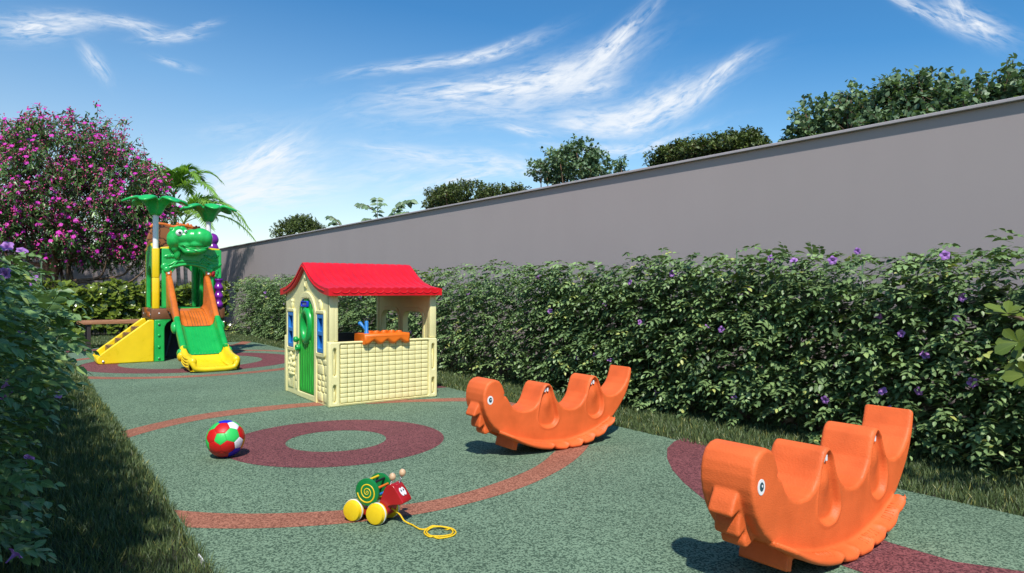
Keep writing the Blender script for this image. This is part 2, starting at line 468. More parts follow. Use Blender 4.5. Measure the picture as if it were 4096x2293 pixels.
ca_ = wt.math('ADD', ca_, wt.math('MULTIPLY', wt.math('SUBTRACT', ws.outputs[0], .5), .20)); cb_ = wt.math('ADD', cb_, wt.math('MULTIPLY', wt.math('SUBTRACT', ws.outputs[1], .5), .15))
front = wt.math('MULTIPLY', wt.math('SUBTRACT', sx.outputs[1], .08), 6.0, clamp=True)
K = .0005824
dens = None
def cloud(cx, cy, ang, la, lb, stren, curv=0.0, ns=2.6, seed=0.0, soft=1.0):
    global dens
    a0, b0 = (cx-1288)*K, (729.6-cy)*K
    c, s = math.cos(R(ang)), math.sin(R(ang))
    da = wt.math('SUBTRACT', ca_, a0); db = wt.math('SUBTRACT', cb_, b0)
    u = wt.math('ADD', wt.math('MULTIPLY', da, c/(la*K)), wt.math('MULTIPLY', db, s/(la*K)))
    v = wt.math('ADD', wt.math('MULTIPLY', da, -s/(lb*K)), wt.math('MULTIPLY', db, c/(lb*K)))
    if curv: v = wt.math('ADD', v, wt.math('MULTIPLY', wt.math('MULTIPLY', u, u), -curv))
    cv = wt.new('ShaderNodeCombineXYZ'); wt.link(wt.math('MULTIPLY', u, la/130.0), cv.inputs[0]); wt.link(wt.math('MULTIPLY', v, lb/34.0), cv.inputs[1]); cv.inputs[2].default_value = seed
    nz = wt.new('ShaderNodeTexNoise', i_Scale=ns*.8, i_Detail=10.0, i_Roughness=.60, i_Distortion=.55); wt.link(cv.outputs[0], nz.inputs['Vector'])
    rr = wt.math('ADD', wt.math('MULTIPLY', u, u), wt.math('MULTIPLY', v, v))
    m = wt.math('POWER', 2.718, wt.math('MULTIPLY', rr, -1.25*soft))
    x = wt.math('MULTIPLY', m, wt.math('MULTIPLY', wt.math('SUBTRACT', nz.outputs[0], .36), 3.3, clamp=True))
    x = wt.math('MULTIPLY', x, min(stren*1.3, 1.45), clamp=True)
    dens = x if dens is None else wt.math('SUBTRACT', wt.math('ADD', dens, x), wt.math('MULTIPLY', dens, x))
for i, a in enumerate([
        (1260, 198, 12, 270, 38, 1.25), (1330, 190, 15, 190, 50, .7), (1500, 118, 29, 150, 24, 1.15), (1420, 165, 20, 150, 40, .9), (1440, 205, 6, 90, 26, .7),
        (1600, 275, 7, 230, 34, 1.2, .35), (1470, 278, 2, 120, 30, .8), (1620, 262, 8, 160, 40, .6), (1810, 238, 24, 120, 20, 1.0), (1480, 285, 4, 130, 22, .8),
        (1130, 138, 13, 200, 17, .85, .5), (1210, 110, 20, 130, 13, .6), (1180, 268, 8, 220, 52, .42), (1540, 345, 4, 230, 15, .75),
        (1275, 322, -8, 60, 14, .8), (700, 395, 30, 110, 46, 1.1), (650, 425, 10, 110, 50, .8), (690, 480, 4, 140, 52, .95), (720, 440, 20, 130, 60, .5), (760, 395, 10, 90, 18, .5),
        (1010, 395, -12, 110, 24, .6), (1190, 425, -4, 170, 34, .62), (1140, 470, 14, 190, 20, .75), (980, 440, 10, 160, 50, .3),
        (60, 40, 6, 120, 34, .85), (150, 14, 0, 110, 24, .7), (300, 12, -6, 110, 16, .7), (430, 44, 6, 85, 15, .8), (350, 30, -20, 60, 14, .5), (225, 128, -48, 60, 20, .7), (450, 115, -12, 70, 11, .4), (520, 10, 10, 60, 10, .5),
        (2310, 60, -29, 130, 15, .9), (2430, 95, -25, 100, 30, 1.0), (2400, 60, -62, 55, 22, .7), (2470, 115, -8, 70, 14, .6),
        (640, 300, 4, 130, 40, .16)]):
    cloud(*a, seed=i*3.7)
dens = wt.math('MULTIPLY', dens, front)
# fair-weather cirrus in the part of the sky behind the viewer too
rest = wt.new('ShaderNodeTexNoise', i_Scale=3.0, i_Detail=8.0, i_Roughness=.6, i_Distortion=.6); wt.link(tc.outputs['Generated'], rest.inputs['Vector'])
rc = wt.math('MULTIPLY', wt.math('MULTIPLY', wt.math('SUBTRACT', rest.outputs[0], .52), 3.5, clamp=True), wt.math('SUBTRACT', 1.0, front))
dens = wt.math('MAXIMUM', dens, wt.math('MULTIPLY', rc, .6))
hf = wt.math('ADD', wt.math('MULTIPLY', sx.outputs[2], 2.75), wt.math('MULTIPLY', sx.outputs[0], .34))
tcol = wt.ramp(hf, [(.0, (1.55, 1.42, 1.26, 1)), (.28, (1.48, 1.46, 1.34, 1)), (.60, (1.02, 1.36, 1.44, 1)), (1.0, (.46, 1.06, 1.38, 1))])
tint = wt.mix(1.0, sky.outputs[0], tcol, 'MULTIPLY')
cl = wt.mix(wt.math('MULTIPLY', dens, .92, clamp=True), tint, (8.3, 8.7, 9.2, 1))
wt.link(cl, bg.inputs['Color'])

# ================================================================== ground
def sheet(name, pts, z, mat, kind='structure', parent=None):
    bm = bmesh.new(); vs = [bm.verts.new((x, y, z)) for x, y in pts]
    f = bm.faces.new(vs)
    if f.normal.z < 0 or area2(pts) < 0: f.normal_flip()
    bmesh.ops.triangulate(bm, faces=[f])
    o = obj(name, bm, mat, parent, smooth=0)
    if o.data.polygons[0].normal.z < 0: o.data.flip_normals()
    return tag(o, kind=kind)
sheet('ground', [(-160, -160), (160, -160), (160, 160), (-160, 160)], -.012, M['soil'])
LE = [(-4, .60), (2, .60), (3, .605), (4, .645), (5.3, .67), (8, .73), (11, .78), (13.7, .78)]      # left edge (s, n)
RE = [(-4, 3.62), (3, 3.61), (5, 3.64), (5.7, 3.66), (8.5, 3.74), (11, 3.84), (13.0, 3.88), (13.7, 3.84)]
lef = lambda s: float(np.interp(s, [a for a, b in LE], [b for a, b in LE]))
ref = lambda s: float(np.interp(s, [a for a, b in RE], [b for a, b in RE]))
pave = [W(n, s)[:2] for s, n in RE]+[W(n, s)[:2] for s, n in LE[::-1]]
sheet('playground_floor', pave, 0.0, M['rg'])
def clip_pave(bm):
    for s0, e in ((0, 1), (0, -1)):
        pass
    for edge, sign in ((LE, 1), (RE, -1)):
        for (s0, n0), (s1, n1) in [(edge[1], edge[-2])]:
            p = Vector(W(n0, s0)); q = Vector(W(n1, s1)); d = q-p
            nn = Vector((-d.y, d.x, 0))*sign      # points away from the pavement on the left edge
            bmesh.ops.bisect_plane(bm, geom=bm.verts[:]+bm.edges[:]+bm.faces[:], plane_co=p, plane_no=nn, clear_outer=True)
def band(name, outer, inner, mat, z=.0012, clip=True):
    bm = bmesh.new()
    a = [bm.verts.new((x, y, z)) for x, y in outer]; b = [bm.verts.new((x, y, z)) for x, y in inner]
    n = len(a)
    for i in range(n): bm.faces.new((a[i], a[(i+1) % n], b[(i+1) % n], b[i]))
    if clip: clip_pave(bm)
    for f in bm.faces:
        if f.normal.z < 0: f.normal_flip()
    o = obj(name, bm, mat, None, smooth=0)
    if len(o.data.polygons) and o.data.polygons[0].normal.z < 0: o.data.flip_normals()
    return tag(o, kind='structure')
def circle(c, r, n=128): return [(c[0]+r*math.cos(2*math.pi*i/n), c[1]+r*math.sin(2*math.pi*i/n)) for i in range(n)]
band('floor_marking', circle((-1.165, 4.545), .708), circle((-1.165, 4.535), .323), M['rp'])
def C4(s, ox, oy, pts): return [G(ox+s*x, oy+s*y) for x, y in pts]
ro = C4(.3882, 400, 1500, [(250, 578), (600, 492), (1000, 411), (1500, 344), (2200, 286)])+C4(.264, 1120, 1440, [(540, 643), (1930, 610), (2576, 583)])+C4(.12484, 1700, 1480, [(1350, 873)])+C4(.6988, 600, 1750, [(190, 515), (450, 523), (800, 515), (1090, 495), (1600, 430), (2000, 330), (2300, 210), (2440, 120), (2500, 60)])
ri = C4(.3882, 400, 1500, [(290, 650), (600, 560), (1000, 470), (1500, 400), (2300, 316)])+C4(.264, 1120, 1440, [(655, 690), (1340, 672), (2576, 635)])+C4(.12484, 1700, 1480, [(1350, 992)])+C4(.6988, 600, 1750, [(135, 415), (450, 437), (800, 433), (1070, 419), (1560, 373), (2000, 253), (2300, 90)])
def polar(pts, c=(-1.1, 4.5), n=180):
    p = np.array(pts)-np.array(c); th = np.arctan2(p[:, 1], p[:, 0]); r = np.hypot(p[:, 0], p[:, 1]); o = np.argsort(th)
    th, r = th[o], r[o]
    t = np.linspace(-math.pi, math.pi, n, endpoint=False)
    rr = np.interp(t, np.r_[th[-1]-2*math.pi, th, th[0]+2*math.pi], np.r_[r[-1], r, r[0]])
    for _ in range(6): rr = (np.roll(rr, 1)+2*rr+np.roll(rr, -1))/4
    return [(c[0]+a*math.cos(b), c[1]+a*math.sin(b)) for a, b in zip(rr, t)]
band('floor_marking', polar(ro), polar(ri), M['rs'])
c2 = (-4.453, 9.525)
band('floor_marking', circle(c2, 1.368), circle(c2, .909), M['rp'])
band('floor_marking', circle((-4.45, 9.51), 1.872), circle((-4.45, 9.51), 1.682), M['rs'])
rightm = [(1.16, 4.62), (1.07, 4.5), (.98, 4.31), (.92, 4.05), (.89, 3.79), (.89, 3.54), (.92, 3.2), (1.02, 2.82), (1.2, 2.47), (1.38, 2.2), (1.6, 1.9), (2.3, 1.9), (2.2, 2.27), (1.82, 2.42), (1.63, 2.51), (1.5, 2.69), (1.36, 3.0), (1.30, 3.4), (1.33, 3.9), (1.40, 4.24)]
sheet('floor_marking', rightm, .0012, M['rp'])
sheet('floor_marking', [(-.66, 7.0), (-.80, 7.22), (-1.05, 7.55), (-1.5, 7.3), (-1.15, 6.9), (-.77, 6.95)], .0012, M['rp'])
sheet('floor_marking', [G(860+.2913*x, 1000+.2913*y) for x, y in ((170, 1311), (250, 1298), (320, 1278), (365, 1256), (505, 1262), (430, 1293), (330, 1315), (170, 1337))], .0012, M['rs'])
sheet('floor_marking', [W(.84, 13.45)[:2], W(2.0, 13.5)[:2], W(2.0, 13.15)[:2], W(1.2, 13.0)[:2], W(.84, 12.95)[:2]], .0012, M['rp'])
bm = bmesh.new()
for s0, ln_ in ((2.40, .07), (2.66, .09)):
    p, q = Vector(W(lef(s0)-.012, s0)), Vector(W(lef(s0+ln_)-.012, s0+ln_))
    d = (q-p).normalized(); nn = Vector((-d.y, d.x, 0))*.0025
    vs = [bm.verts.new(v+Vector((0, 0, z))) for z in (-.01, .012) for v in (p-nn, q-nn, q+nn, p+nn)]
    for f in ((0, 1, 2, 3), (7, 6, 5, 4), (0, 4, 5, 1), (1, 5, 6, 2), (2, 6, 7, 3), (3, 7, 4, 0)): bm.faces.new([vs[i] for i in f])
tag(obj('path_edging', bm, M['white'], None, 0), kind='structure')

# ------------------------------------------------------------------ garden walls
m, t, p = material('painted_render')
tco = t.new('ShaderNodeTexCoord')
n1 = t.new('ShaderNodeTexNoise', i_Scale=260.0, i_Detail=3.0); t.link(tco.outputs['Object'], n1.inputs['Vector'])
n2 = t.new('ShaderNodeTexNoise', i_Scale=.7, i_Detail=6.0, i_Roughness=.6); t.link(tco.outputs['Object'], n2.inputs['Vector'])
mp = t.new('ShaderNodeMapping'); mp.inputs['Scale'].default_value = (2.2, 2.2, .25); t.link(tco.outputs['Object'], mp.inputs[0])
n3 = t.new('ShaderNodeTexNoise', i_Scale=1.0, i_Detail=5.0); t.link(mp.outputs[0], n3.inputs['Vector'])
f = t.math('ADD', t.math('MULTIPLY', n2.outputs[0], .6), t.math('MULTIPLY', n3.outputs[0], .4))
base = t.ramp(f, [(.3, (.372, .318, .312)), (.7, (.415, .357, .352))])
t.link(t.mix(.35, base, t.ramp(n1.outputs[0], [(.35, (.315, .270, .264)), (.65, (.425, .365, .358))])), p.inputs['Base Color'])
p.inputs['Roughness'].default_value = .9; p.inputs['Specular IOR Level'].default_value = .2
b = t.new('ShaderNodeBump', i_Strength=.15, i_Distance=.003); t.link(n1.outputs[0], b.inputs['Height']); t.link(b.outputs[0], p.inputs['Normal'])
M['wall'] = m
M['coping'] = simple('wall_coping', (.42, .38, .39), .8, 0, 40, .05)
def nsbox(bm, n0, n1, s0, s1, z0, z1, bev=0):
    add_box(bm, n0, n1, s0, s1, z0, z1, bev)
def wall(name, label, n0, n1, s0, s1, h, cop):
    t = thing(name, label, 'wall', (0, 0, 0), A)
    bm = bmesh.new(); add_box(bm, n0, n1, s0, s1, -.05, h-.024); obj('masonry', bm, M['wall'], t, 0)
    bm = bmesh.new(); add_box(bm, *cop, h-.022, h, .003, 1); obj('coping', bm, M['coping'], t, 30)
wall('garden_wall', 'long tall grey rendered wall running along the flowering hedge on the right', 5.2, 5.42, -8, 22.0, 2.227, (5.165, 5.45, -8, 22.0))
wall('garden_wall', 'pale grey rendered end wall behind the pink flowering tree and palms', -16, 5.19, 22.03, 22.25, 2.227, (-16, 5.16, 21.99, 22.29))
# ================================================================== PLAYHOUSE  (local X across = along the counter side, Y = along the door side)
HR = R(35.4)
house = thing('playhouse', 'cream plastic toy playhouse with red wavy roof, green arched door and orange counter', 'playhouse', (-1.551, 5.803, 0), HR)
# roof line of the gable underside
def roofz(t):       # t = distance from the ridge along Y
    t = abs(t)
    return float(np.interp(t, [0, .04, .10, .20, .32, .45, .56, .66, .70], [1.252, 1.236, 1.196, 1.130, 1.075, 1.040, 1.022, 1.012, 1.010]))
YM = .605
gable = [(y, min(roofz(y-YM)-.045, 1.19)) for y in np.linspace(1.205, .005, 25)]
def doorshape(y0, y1, z0, zs, zt, n=14):
    c = (y0+y1)/2; r = (y1-y0)/2
    return [(y0, z0), (y1, z0)]+arcpts(c, zs, r, zt-zs, 0, 180, n)
bm = bmesh.new()
add_plate(bm, [(.005, 0), (1.205, 0)]+gable, [doorshape(.335, .80, .05, .74, .945), rrect(.105, .285, .445, .792, .012, 3), rrect(.915, 1.105, .445, .792, .012, 3)], .045, .006, MX(.045))
# lower corner edges stand a little proud
for y0, y1 in ((-.006, .055), (1.155, 1.216)): add_box(bm, -.010, .03, y0, y1, 0, .553, .008)
add_plate(bm, doorshape(.30, .835, .0, .735, .985), [doorshape(.352, .782, .052, .742, .93)], .018, .008, MX(.004))       # moulded door surround
obj('front_wall', bm, M['cream'], house, 35)
# relief on the front wall: stones, birds, flower pot, keystones
z = .03
def stone(a, b, c, d):
    bm = bmesh.new(); add_box(bm, -.009, .012, a, b, c, d, .006); obj('stone', bm, M['cream'], house, 50)
for h, rows in [(.085, [(.03, .135), (.145, .285)]), (.05, [(.03, .10), (.11, .19), (.20, .285)]), (.05, [(.03, .10), (.11, .19), (.20, .285)]), (.05, [(.03, .085), (.095, .17), (.18, .285)]), (.09, [(.03, .11), (.12, .285)]), (.05, [(.03, .15), (.16, .285)])]:
    for a, b in rows: stone(a+.02, b-.005, z, z+h-.008)
    z += h
for q in ((1.03, 1.12, .06, .13), (.85, .89, .06, .13), (.85, .90, .14, .19), (.85, .90, .34, .39), (1.0, 1.10, .35, .39)): stone(*q)
for y, zc in ((.985, .845), (.20, .845)):
    sg = 1 if y > .6 else -1; bm = bmesh.new()
    add_ball(bm, (-.004, y, zc+.012), (.016, .034, .05), 14, rot=Matrix.Rotation(R(14*sg), 3, 'X'))
    add_ball(bm, (-.006, y-.012*sg, zc+.050), (.016, .022, .022), 12)
    add_ball(bm, (-.003, y+.014*sg, zc-.045), (.010, .012, .034), 10)
    add_tube(bm, [(-.005, y-.026*sg, zc+.050), (-.005, y-.046*sg, zc+.044)], [.007, .002], 6)
    obj('bird_ornament', bm, M['cream'], house, 60)
bm = bmesh.new()
for y, zc, r in ((1.03, .33, .034), (.955, .345, .030), (1.0, .385, .030), (1.06, .285, .03), (.93, .285, .028), (1.0, .29, .036), (.95, .235, .034), (1.0, .225, .036), (1.05, .235, .034)):
    add_ball(bm, (-.005, y, zc), (.016, r, r), 12); add_ball(bm, (-.017, y, zc), (.008, r*.4, r*.4), 8)
add_plate(bm, [(.93, .19), (1.07, .19), (1.045, .06), (.955, .06)][::-1], [], .014, .006, MX(.006))
add_ball(bm, (-.006, 1.0, .195), (.020, .085, .022), 14)
obj('flower_pot_ornament', bm, M['cream'], house, 60)
for zc, hh, wb, wt_ in ((1.045, .070, .030, .042), (1.120, .050, .026, .036)):
    bm = bmesh.new()
    add_plate(bm, [(YM-wb, zc-.030), (YM+wb, zc-.030), (YM+wt_, zc+hh*.5), (YM-wt_, zc+hh*.5)], [], .014, .005, MX(.004))
    add_plate(bm, arcpts(YM, zc-.015, .02, .038, 0, 180, 8), [], .010, .004, MX(-.008))
    obj('keystone', bm, M['cream'], house, 60)
# windows: frame ring + blue shutter with two panes
for y0, y1 in ((.085, .305), (.895, 1.125)):
    bm = bmesh.new(); add_plate(bm, rrect(y0, y1, .412, .823, .03), [rrect(y0+.026, y1-.026, .448, .789, .012, 3)], .022, .008, MX(.004))
    wf = obj('window_frame', bm, M['cream'], house, 40)
    a, b = y0+.027, y1-.027
    bm = bmesh.new()
    add_plate(bm, rrect(a, b-.004, .451, .786, .01, 3), [rrect(a+.032, b-.03, .490, .600, .006, 2), rrect(a+.032, b-.03, .640, .750, .006, 2)], .028, .005, MX(.014))
    add_box(bm, .016, .024, a+.01, b-.02, .47, .77)
    obj('shutter', bm, M['blue'], wf, 40)
# door
bm = bmesh.new()
add_plate(bm, doorshape(.347, .790, .056, .744, .925), [[(YM-.035+.072*math.cos(q), .672+.108*math.sin(q)) for q in np.linspace(0, 2*math.pi, 29)[:-1]]], .032, .008, MX(.030))
add_box(bm, -.012, .012, .330, .352, .13, .29, .006); add_box(bm, -.012, .012, .330, .352, .30, .62, .006)
add_plate(bm, rrect(.54, .64, .890, .917, .01), [], .008, .004, MX(.0))
door = obj('door', bm, M['doorgreen'], house, 40)
bm = bmesh.new()
for k, y in enumerate(np.linspace(.375, .765, 9)):
    ph = random.random()*6; amp = .010*random.random()+.002
    zt = .90-abs(y-.57)**2*3.2
    seg = [(.06, zt)] if not (.45 < y < .70) else [(.06, .545), (.80 if abs(y-.57) < .06 else .79, zt)]
    for z0, z1 in seg:
        if z1-z0 < .05: continue
        pts = [(-.0035, y+amp*math.sin(ph+zz*9)+.004*math.sin(ph*3+zz*31), zz) for zz in np.linspace(z0, z1, 18)]
        add_tube(bm, pts, .0026, 5)
obj('wood_grain', bm, M['grain'], door, 180)
bm = bmesh.new()
n = 40
prof = [(.000, .004), (.004, .026), (.018, .034), (.048, .030), (.064, .018), (.066, .0)]
rings = []
for dr, hgt in prof: rings.append([bm.verts.new((.0-hgt, YM-.035+(.072+dr)*math.cos(2*math.pi*k/n), .672+(.106+dr)*math.sin(2*math.pi*k/n))) for k in range(n)])
rings.insert(0, [bm.verts.new((.05, YM-.035+.070*math.cos(2*math.pi*k/n), .672+.104*math.sin(2*math.pi*k/n))) for k in range(n)])
for a, b in zip(rings, rings[1:]):
    for k in range(n): bm.faces.new((a[k], a[(k+1) % n], b[(k+1) % n], b[k]))
obj('door_window', bm, M['lime'], door, 60)
RY = Matrix.Rotation(R(-90), 4, 'Y')
bm = bmesh.new(); add_lathe(bm, [(.012, 0), (.012, .018), (.024, .022), (.028, .034), (.026, .050), (.015, .058), (0, .059)], Matrix.Translation((.002, .785, .535)) @ RY, 18)
obj('door_knob', bm, M['lime'], door, 50)
bm = bmesh.new(); add_lathe(bm, [(.020, 0), (.030, .006), (.030, .035), (.026, .040), (.020, .038), (.016, .012), (0, .010)], Matrix.Translation((.002, .780, .458)) @ RY, 18)
obj('door_handle', bm, M['lime'], door, 50)
bm = bmesh.new(); add_plate(bm, rrect(.515, .690, .842, .897, .010), [rrect(.528, .677, .853, .886, .006, 3)], .022, .006, MX(.0)); add_box(bm, -.010, .002, .52, .685, .846, .893)
sign = obj('name_plate', bm, M['signblue'], door, 40)
bm = bmesh.new()
for k, y in enumerate(np.linspace(.664, .574, 9)):          # the worn white lettering, too small to read in the photograph
    add_box(bm, -.0125, -.0095, y-.0035, y+.0025, .8615, .8785+.001*(k % 2)); 
    if k % 2 == 0: add_box(bm, -.0121, -.0095, y-.0125, y-.004, .8615+.006*(k % 4 > 0), .867+.006*(k % 4 > 0))
obj('lettering', bm, M['white'], sign, 0)
bm = bmesh.new()
add_plate(bm, [(.561, .8615), (.561, .876), (.556, .884), (.551, .876), (.545, .890), (.539, .876), (.538, .8615)][::-1], [], .003, 0, MX(-.0095))
obj('emblem', bm, M['red'], sign, 0)
# long side panels below the openings (front one with tiles and slots), far one plain
def sidepanel(name, y, mat4, tiles):
    bm = bmesh.new()
    holes = []
    for cx in (.043, .993):
        for z0, z1 in ((.262, .500), (.035, .186)):
            holes.append(arcpts(cx, z1-.014, .014, .014, 0, 180, 6)+arcpts(cx, z0+.014, .014, .014, 180, 360, 6))
    holes.append(rrect(.088, .947, .022, .532, .008, 3))
    add_plate(bm, rrect(-.006, 1.036, 0, .553, .02), holes, .052, .010, mat4(y))
    sgn = -1 if mat4 is MY else 1
    add_box(bm, .08, .955, *sorted((y+sgn*.006, y+sgn*.030)), .015, .54)
    for cx in (.043, .993):
        for z0, z1 in ((.262, .500), (.035, .186)):
            add_box(bm, cx-.02, cx+.02, *sorted((y+sgn*.004, y+sgn*.016)), z0-.008, z1+.008)
            add_box(bm, cx-.007, cx+.007, *sorted((y+sgn*.010, y+sgn*.038)), z0+.012, z0+(z1-z0)*.60, .004)
    o = obj(name, bm, M['cream'], house, 40)
    if tiles:
        bm = bmesh.new(); z = .026; hs = [.046, .034]*6+[.03]
        xs = np.linspace(.094, .941, 14)
        for r_ in range(12):
            h = hs[r_]*.502/.480
            for c_ in range(13):
                add_box(bm, xs[c_]+.0022, xs[c_+1]-.0022, y-.0455-.002*random.random(), y-.028, z+.0015, z+h-.0015, .0045, 2)
            z += h
        obj('tile_relief', bm, M['cream'], o, 60)
    return o
sidepanel('side_panel', .040, MY, True)
sidepanel('side_panel', 1.170, MYp, False)
# corner posts above the panels
for (x0, x1, y0, y1) in ((.002, .078, .004, .060), (.968, 1.034, .004, .060), (.002, .078, 1.150, 1.206), (.968, 1.034, 1.150, 1.206)):
    bm = bmesh.new(); add_box(bm, x0 if x0 > .5 else .046, x1, y0, y1, .556, 1.0, .006)
    if x0 < .5: add_box(bm, .0, .05, y0-.001, y1+.001, .556, .985, .006)
    obj('corner_post', bm, M['cream'], house, 40)
# end wall with two arched windows
def archwin(y0, y1, z0, z1, r=.09): return [(y0, z0), (y1, z0)]+arcpts(y1-r, z1-r, r, r, 0, 90, 6)+arcpts(y0+r, z1-r, r, r, 90, 180, 6)
bm = bmesh.new()
w1, w2 = archwin(.155, .575, .44, .790), archwin(.675, 1.085, .44, .790)
add_plate(bm, [(.062, 0), (1.148, 0), (1.148, .99)]+[(y, min(roofz(y-YM)-.045, 1.19)) for y in np.linspace(1.148, .062, 21)]+[(.062, .99)], [w1, w2], .055, .006, MX(1.030))
for q in ((.125, .605, .80), (.645, 1.115, .80)):
    add_plate(bm, archwin(q[0], q[1], .40, .825, .11), [archwin(q[0]+.035, q[1]-.035, .44, .787, .085)], .010, .005, MX(.977))
obj('end_wall', bm, M['cream'], house, 40)
# roof: one wavy moulded shell
bm = bmesh.new()
T = np.concatenate([np.linspace(-.672, 0, 27), np.linspace(0, .672, 27)[1:]])
Xs = np.linspace(-.034, 1.056, 121); NW = 15
def rib(x, t):
    e = min(1, max(0, (x+.034)/.05), 1)*min(1, max(0, (1.056-x)/.05))
    return .0110*abs(math.sin(math.pi*NW*(x+.034)/1.09))**.7*e*min(1, .35+abs(t)*4)
top, bot = [], []
for t_ in T:
    top.append([bm.verts.new((x, YM+t_, roofz(t_)+rib(x, t_))) for x in Xs])
    th = .050+.012*min(1, abs(t_)/.67)
    zi = roofz(t_)-th if abs(t_) < .66 else .950
    sx_ = [min(max(x, -.032), 1.054) for x in Xs]
    bot.append([bm.verts.new((x, YM+t_*1.0, zi)) for x in sx_])
nt, nx = len(T), len(Xs)
for i in range(nt-1):
    for j in range(nx-1):
        bm.faces.new((top[i][j], top[i][j+1], top[i+1][j+1], top[i+1][j])); bm.faces.new((bot[i][j], bot[i+1][j], bot[i+1][j+1], bot[i][j+1]))
    for j in (0, nx-1):
        bm.faces.new((top[i][j], top[i+1][j], bot[i+1][j], bot[i][j]) if j == 0 else (top[i+1][j], top[i][j], bot[i][j], bot[i+1][j]))
for i in (0, nt-1):
    for j in range(nx-1): bm.faces.new((top[i][j], top[i][j+1], bot[i][j+1], bot[i][j]))
roof = obj('roof', bm, M['red'], house, 50)
bm = bmesh.new()
for k in range(13):
    xc = .035+k*.0785
    for sgn, yb in ((-1, YM-.672), (1, YM+.672)):
        pts = [(xc+.040*math.cos(R(a)), yb+sgn*.001, .998+.026*math.sin(R(a))) for a in np.linspace(180, 360, 13)]
        add_tube(bm, pts, [.001+.0045*math.sin(math.pi*i/12) for i in range(13)], 6)
for sgn in (-1, 1):
    for i in range(1):
        pts = [(-.036, YM+sgn*tt, roofz(tt)-.028) for tt in np.linspace(.01, .56, 20)]
        add_tube(bm, pts, .005, 6)
obj('roof_trim', bm, M['red'], roof, 180)
# orange counter on the side panel, with egg cups and a blue tap
bm = bmesh.new()
def scal(x0, x1, z0, z1, n, d):
    p = [(x1, z1), (x0, z1), (x0, z0)]
    st = (x1-x0-.06)/n
    for k in range(n):
        a = x0+.03+k*st
        p += [(a+.1*st, z0), (a+.32*st, z0+d*.55), (a+.5*st, z0+d), (a+.68*st, z0+d*.55), (a+.9*st, z0)]
    return p+[(x1, z0)]
add_plate(bm, scal(.295, .735, .523, .612, 3, .034), [], .250, .022, MY(.195), seg=4)
add_plate(bm, rrect(.315, .715, -.035, .170, .02), [], .008, .004, MZ(.608))
counter = obj('counter', bm, M['counter'], house, 50)
for k, (x, y) in enumerate([(.43, .02), (.505, .02), (.58, .02), (.655, .02), (.395, .09), (.47, .09), (.545, .09), (.62, .09), (.43, .145), (.58, .145)]):
    bm = bmesh.new()
    add_lathe(bm, [(.030, 0), (.030, .006), (.027, .017), (.023, .018), (.019, .008), (0, .004)], Matrix.Translation((x, y, .614)), 16)
    obj('egg_cup', bm, M['counter'], counter, 60)
bm = bmesh.new(); add_lathe(bm, [(.022, 0), (.022, .008), (.0165, .014), (.0165, .108), (.014, .113), (0, .114)], Matrix.Translation((.350, .035, .613)), 18)
add_tube(bm, [(.345, .045, .640), (.333, .065, .672), (.318, .09, .700), (.311, .10, .710)], [.005, .011, .018, .012], 10)
add_ball(bm, (.315, .095, .702), .020, 12)
obj('tap', bm, M['blue'], counter, 60)
# dark inner face of the far panel
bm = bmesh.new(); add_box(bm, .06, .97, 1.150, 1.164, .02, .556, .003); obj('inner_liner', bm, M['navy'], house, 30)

# ================================================================== ROCKERS
NP = [(-.447, .473), (-.416, .461), (-.396, .436), (-.382, .405), (-.376, .384), (-.382, .376), (-.380, .370), (-.365, .365), (-.35, .345), (-.333, .315), (-.316, .297), (-.286, .278), (-.239, .265), (-.191, .266), (-.149, .282), (-.124, .309), (-.106, .345), (-.093, .377), (-.078, .405), (-.056, .42), (-.031, .415), (-.009, .394), (.004, .359), (.017, .329), (.033, .303), (.052, .281), (.085, .256), (.13, .241), (.177, .241), (.224, .259), (.255, .291), (.275, .324), (.289, .369), (.303, .408), (.32, .429), (.345, .438), (.369, .431), (.39, .409), (.401, .38), (.415, .348), (.433, .318), (.462, .3), (.505, .293), (.55, .299), (.594, .322), (.632, .355), (.658, .395), (.673, .437), (.685, .471), (.700, .464), (.702, .435), (.689, .377), (.662, .316), (.632, .265), (.587, .212), (.55, .174), (.524, .15), (.44, .110), (.334, .070), (.231, .045), (.13, .032), (.033, .032), (-.062, .045), (-.155, .065), (-.245, .090), (-.333, .121), (-.379, .141), (-.424, .165), (-.458, .192), (-.486, .227), (-.508, .265), (-.524, .308), (-.532, .349), (-.531, .389), (-.524, .42), (-.508, .45), (-.48, .468)]
BEAK = [(-.500, .372), (-.530, .338), (-.553, .302), (-.568, .268), (-.562, .256), (-.545, .264), (-.522, .272), (-.520, .262), (-.529, .225), (-.530, .196), (-.522, .186), (-.506, .196), (-.490, .205), (-.488, .196), (-.494, .168), (-.488, .148), (-.476, .145), (-.44, .158), (-.40, .19), (-.44, .32)]
FIN = [(-.416, .150), (-.342, .112), (-.278, .080), (-.207, .051), (-.135, .029), (-.060, .016), (-.045, .019), (-.030, .027), (-.012, .012), (.060, .000), (.075, .004), (.088, .016), (.105, .004), (.180, .002), (.195, .008), (.207, .024), (.232, .014), (.288, .020), (.300, .029), (.309, .045), (.335, .040), (.385, .052), (.405, .066), (.424, .092), (.452, .098), (.484, .118), (.492, .142), (.480, .168), (.44, .160), (.35, .10), (.2, .06), (0, .05), (-.15, .075), (-.3, .115)]
WD = .200
bm = bmesh.new()
add_plate(bm, NP, [], WD, .012, MYp(0), seg=3)
add_plate(bm, BEAK, [], .092, .008, MYp(.054), seg=3)
INN = [(-.416, .158), (-.379, .146), (-.333, .126), (-.245, .098), (-.155, .077), (-.062, .062), (.033, .054), (.13, .053), (.231, .066), (.334, .090), (.44, .128), (.485, .150)]
inn = smooth_open([(x, 0, z) for x, z in INN], 8); outl = smooth_open([(x, 0, z) for x, z in FIN[:26]+[(.490, .132), (.491, .146)]], 8)
